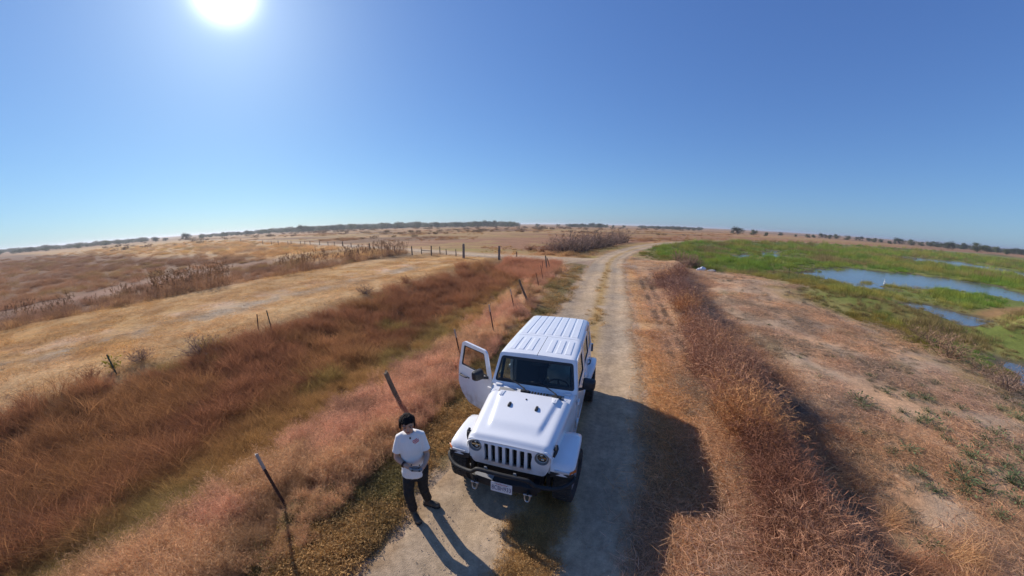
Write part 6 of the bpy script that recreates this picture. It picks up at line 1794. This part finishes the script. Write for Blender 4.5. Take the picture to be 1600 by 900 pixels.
th = [(7.3, 46.5), (8.3, 45.6), (9.6, 46.8), (10.4, 48.4), (11.7, 49.8), (12.6, 52.0), (14.0, 54.7), (15.3, 56.2), (16.4, 58.2), (17.6, 60.0), (19.0, 61.8), (20.4, 64.2), (22.2, 67.4), (24.4, 71.0), (27.2, 75.5)]
for i, (x, y) in enumerate(th): bush(x - .9, y + .6, i % 2, 1.5 + .35 * (i % 3), 'grey-brown leafless bush in the thicket left of the road bend', 'thicket at the road bend')
for i, (x, y) in enumerate(((4.6, 49.5), (6.2, 52.5), (8.0, 55.5), (10.2, 59), (3.0, 53))): bush(x, y, 4, 1.3 + .2 * (i % 2), 'rust-brown bush behind the grey thicket at the bend', 'rust bushes behind the thicket', .7)
for i, (x, y) in enumerate(((20.2, 37.6), (21.4, 38.0), (22.6, 38.4), (21.0, 36.6), (22.2, 37.2))): bush(x, y, 2, 1.25, 'tan dry bush in the clump between road verge and marsh', 'tan clump at the marsh corner', 1.1)
bush(20.6, 10.6, 3, 1.15, 'wide tan bush on the bank below the small pond', None, 1.0)
bush(19.2, 9.0, 2, .95, 'tan bush between the wide one and the water edge')
bush(18.6, 7.2, 3, 1.0, 'pale low bush beside the water at the right edge', None, .8)
bush(17.4, 6.0, 0, .6, 'small grey bush at the right edge of the bank')
bush(-11.3, 9.2, 0, .55, 'grey leafless shrub at the far edge of the ditch')
bush(-12.7, 7.9, 1, .38, 'tiny grey shrub at the ditch edge left of the larger one')
bush(-13.0, 6.3, 4, .45, 'rust-coloured shrub near the thin green stake')
bush(-7.6, 22.4, 4, .6, 'rust-coloured shrub at the far end of the ditch')
bush(-9.0, 18.8, 0, .45, 'small grey shrub between the strip and the ditch')

# ------------------------------------------------------------------ small green weeds
WP = []
for i in range(4):
    me_ = broadleaf(800 + i).mesh('leaves', 'leaf_green'); WP.append(me_)
def weed(x, y, k, s, label, group, name='weed'):
    o = bpy.data.objects.new(name, WP[k]); COL.objects.link(o); o.location = (x, y, zat(x, y) + .005); s *= 1.45; o.scale = (s, s, s * .85); o.rotation_euler = (0, 0, x * 3 + y * 5)
    return tag(o, label, 'weed', group)
WS = [(10.24, 9.18, 0.50), (9.52, 7.64, 0.50), (12.65, 9.01, 0.55), (13.62, 8.12, 0.60), (13.83, 7.54, 0.60), (14.30, 6.79, 0.70), (14.27, 6.24, 0.70), (12.79, 5.29, 0.80), (16.63, 6.15, 0.70), (16.05, 5.50, 0.70), (15.74, 4.83, 0.80), (13.18, 6.68, 0.60), (9.57, 5.71, 0.60), (10.25, 5.44, 0.70), (11.22, 5.32, 0.70), (11.72, 5.08, 0.80), (10.80, 3.81, 0.90), (10.52, 3.13, 1.00), (11.42, 3.19, 1.00), (8.75, 2.69, 1.00), (9.07, 2.28, 1.00), (8.20, 2.20, 0.80), (8.01, 4.87, 0.60), (7.81, 3.51, 0.70), (7.65, 3.02, 0.70), (4.75, 3.87, 1.10), (5.16, 3.85, 0.90), (9.43, 6.18, 1.30), (12.16, 5.96, 1.00), (11.08, 6.48, 0.80), (11.58, 6.11, 0.80), (9.94, 3.59, 1.30), (8.60, 3.07, 1.20), (9.04, 3.33, 0.90), (9.35, 3.11, 0.90), (9.75, 2.70, 1.40), (9.99, 2.56, 1.30), (10.59, 4.94, 1.20), (10.23, 4.99, 1.00), (10.47, 4.54, 0.90), (8.44, 4.06, 0.90), (12.18, 4.08, 1.20), (11.41, 3.95, 1.00), (14.37, 4.47, 1.10), (17.81, 5.69, 0.90), (14.98, 5.80, 0.70), (14.51, 5.03, 0.80), (8.27, 2.82, 1.00), (6.27, 2.20, 0.80), (7.90, 4.12, 0.70), (3.19, 2.38, 0.90), (3.06, 2.83, 0.70), (10.11, 4.19, 0.70), (11.75, 9.11, 0.60), (11.77, 7.54, 0.70), (12.17, 13.09, 0.50), (12.26, 4.68, 0.70), (11.85, 3.58, 0.90), (9.60, 5.16, 0.60), (9.19, 5.88, 0.90)]
wr_ = np.random.default_rng(9)
for i, (x, y, s) in enumerate(WS): weed(x, y, i % 4, s, 'low leafy green weed on the straw-covered bank', 'green weeds on the bank')
yw = bpy.data.objects.new('yellow_weed', broadleaf(820, 26).mesh('yellow_weed', 'leaf_yellow')); COL.objects.link(yw)
yw.location = gz_((-12.95, 7.05)); yw.scale = (1.6, 1.6, 3.8); tag(yw, 'bright yellow-leaved weed at the far ditch edge', 'weed')

# ------------------------------------------------------------------ thin haze over the plain
hz = bpy.data.materials.new('haze_air'); M['haze_air'] = hz; hz.use_nodes = True
hz.node_tree.nodes.clear()
ho = hz.node_tree.nodes.new('ShaderNodeOutputMaterial'); hv = hz.node_tree.nodes.new('ShaderNodeVolumePrincipled')
hv.inputs['Color'].default_value = (0.86, 0.91, 1.0, 1); hv.inputs['Density'].default_value = 0.00028; hv.inputs['Anisotropy'].default_value = 0.35
hz.node_tree.links.new(hv.outputs[0], ho.inputs['Volume'])
q = MB(); q.box((-9100, -9100, -3.0), (9100, 9100, 12.5)); haze = q.build('haze', 'haze_air', None, smooth=0)
tag(haze, 'thin pale haze over the whole plain', kind='stuff')
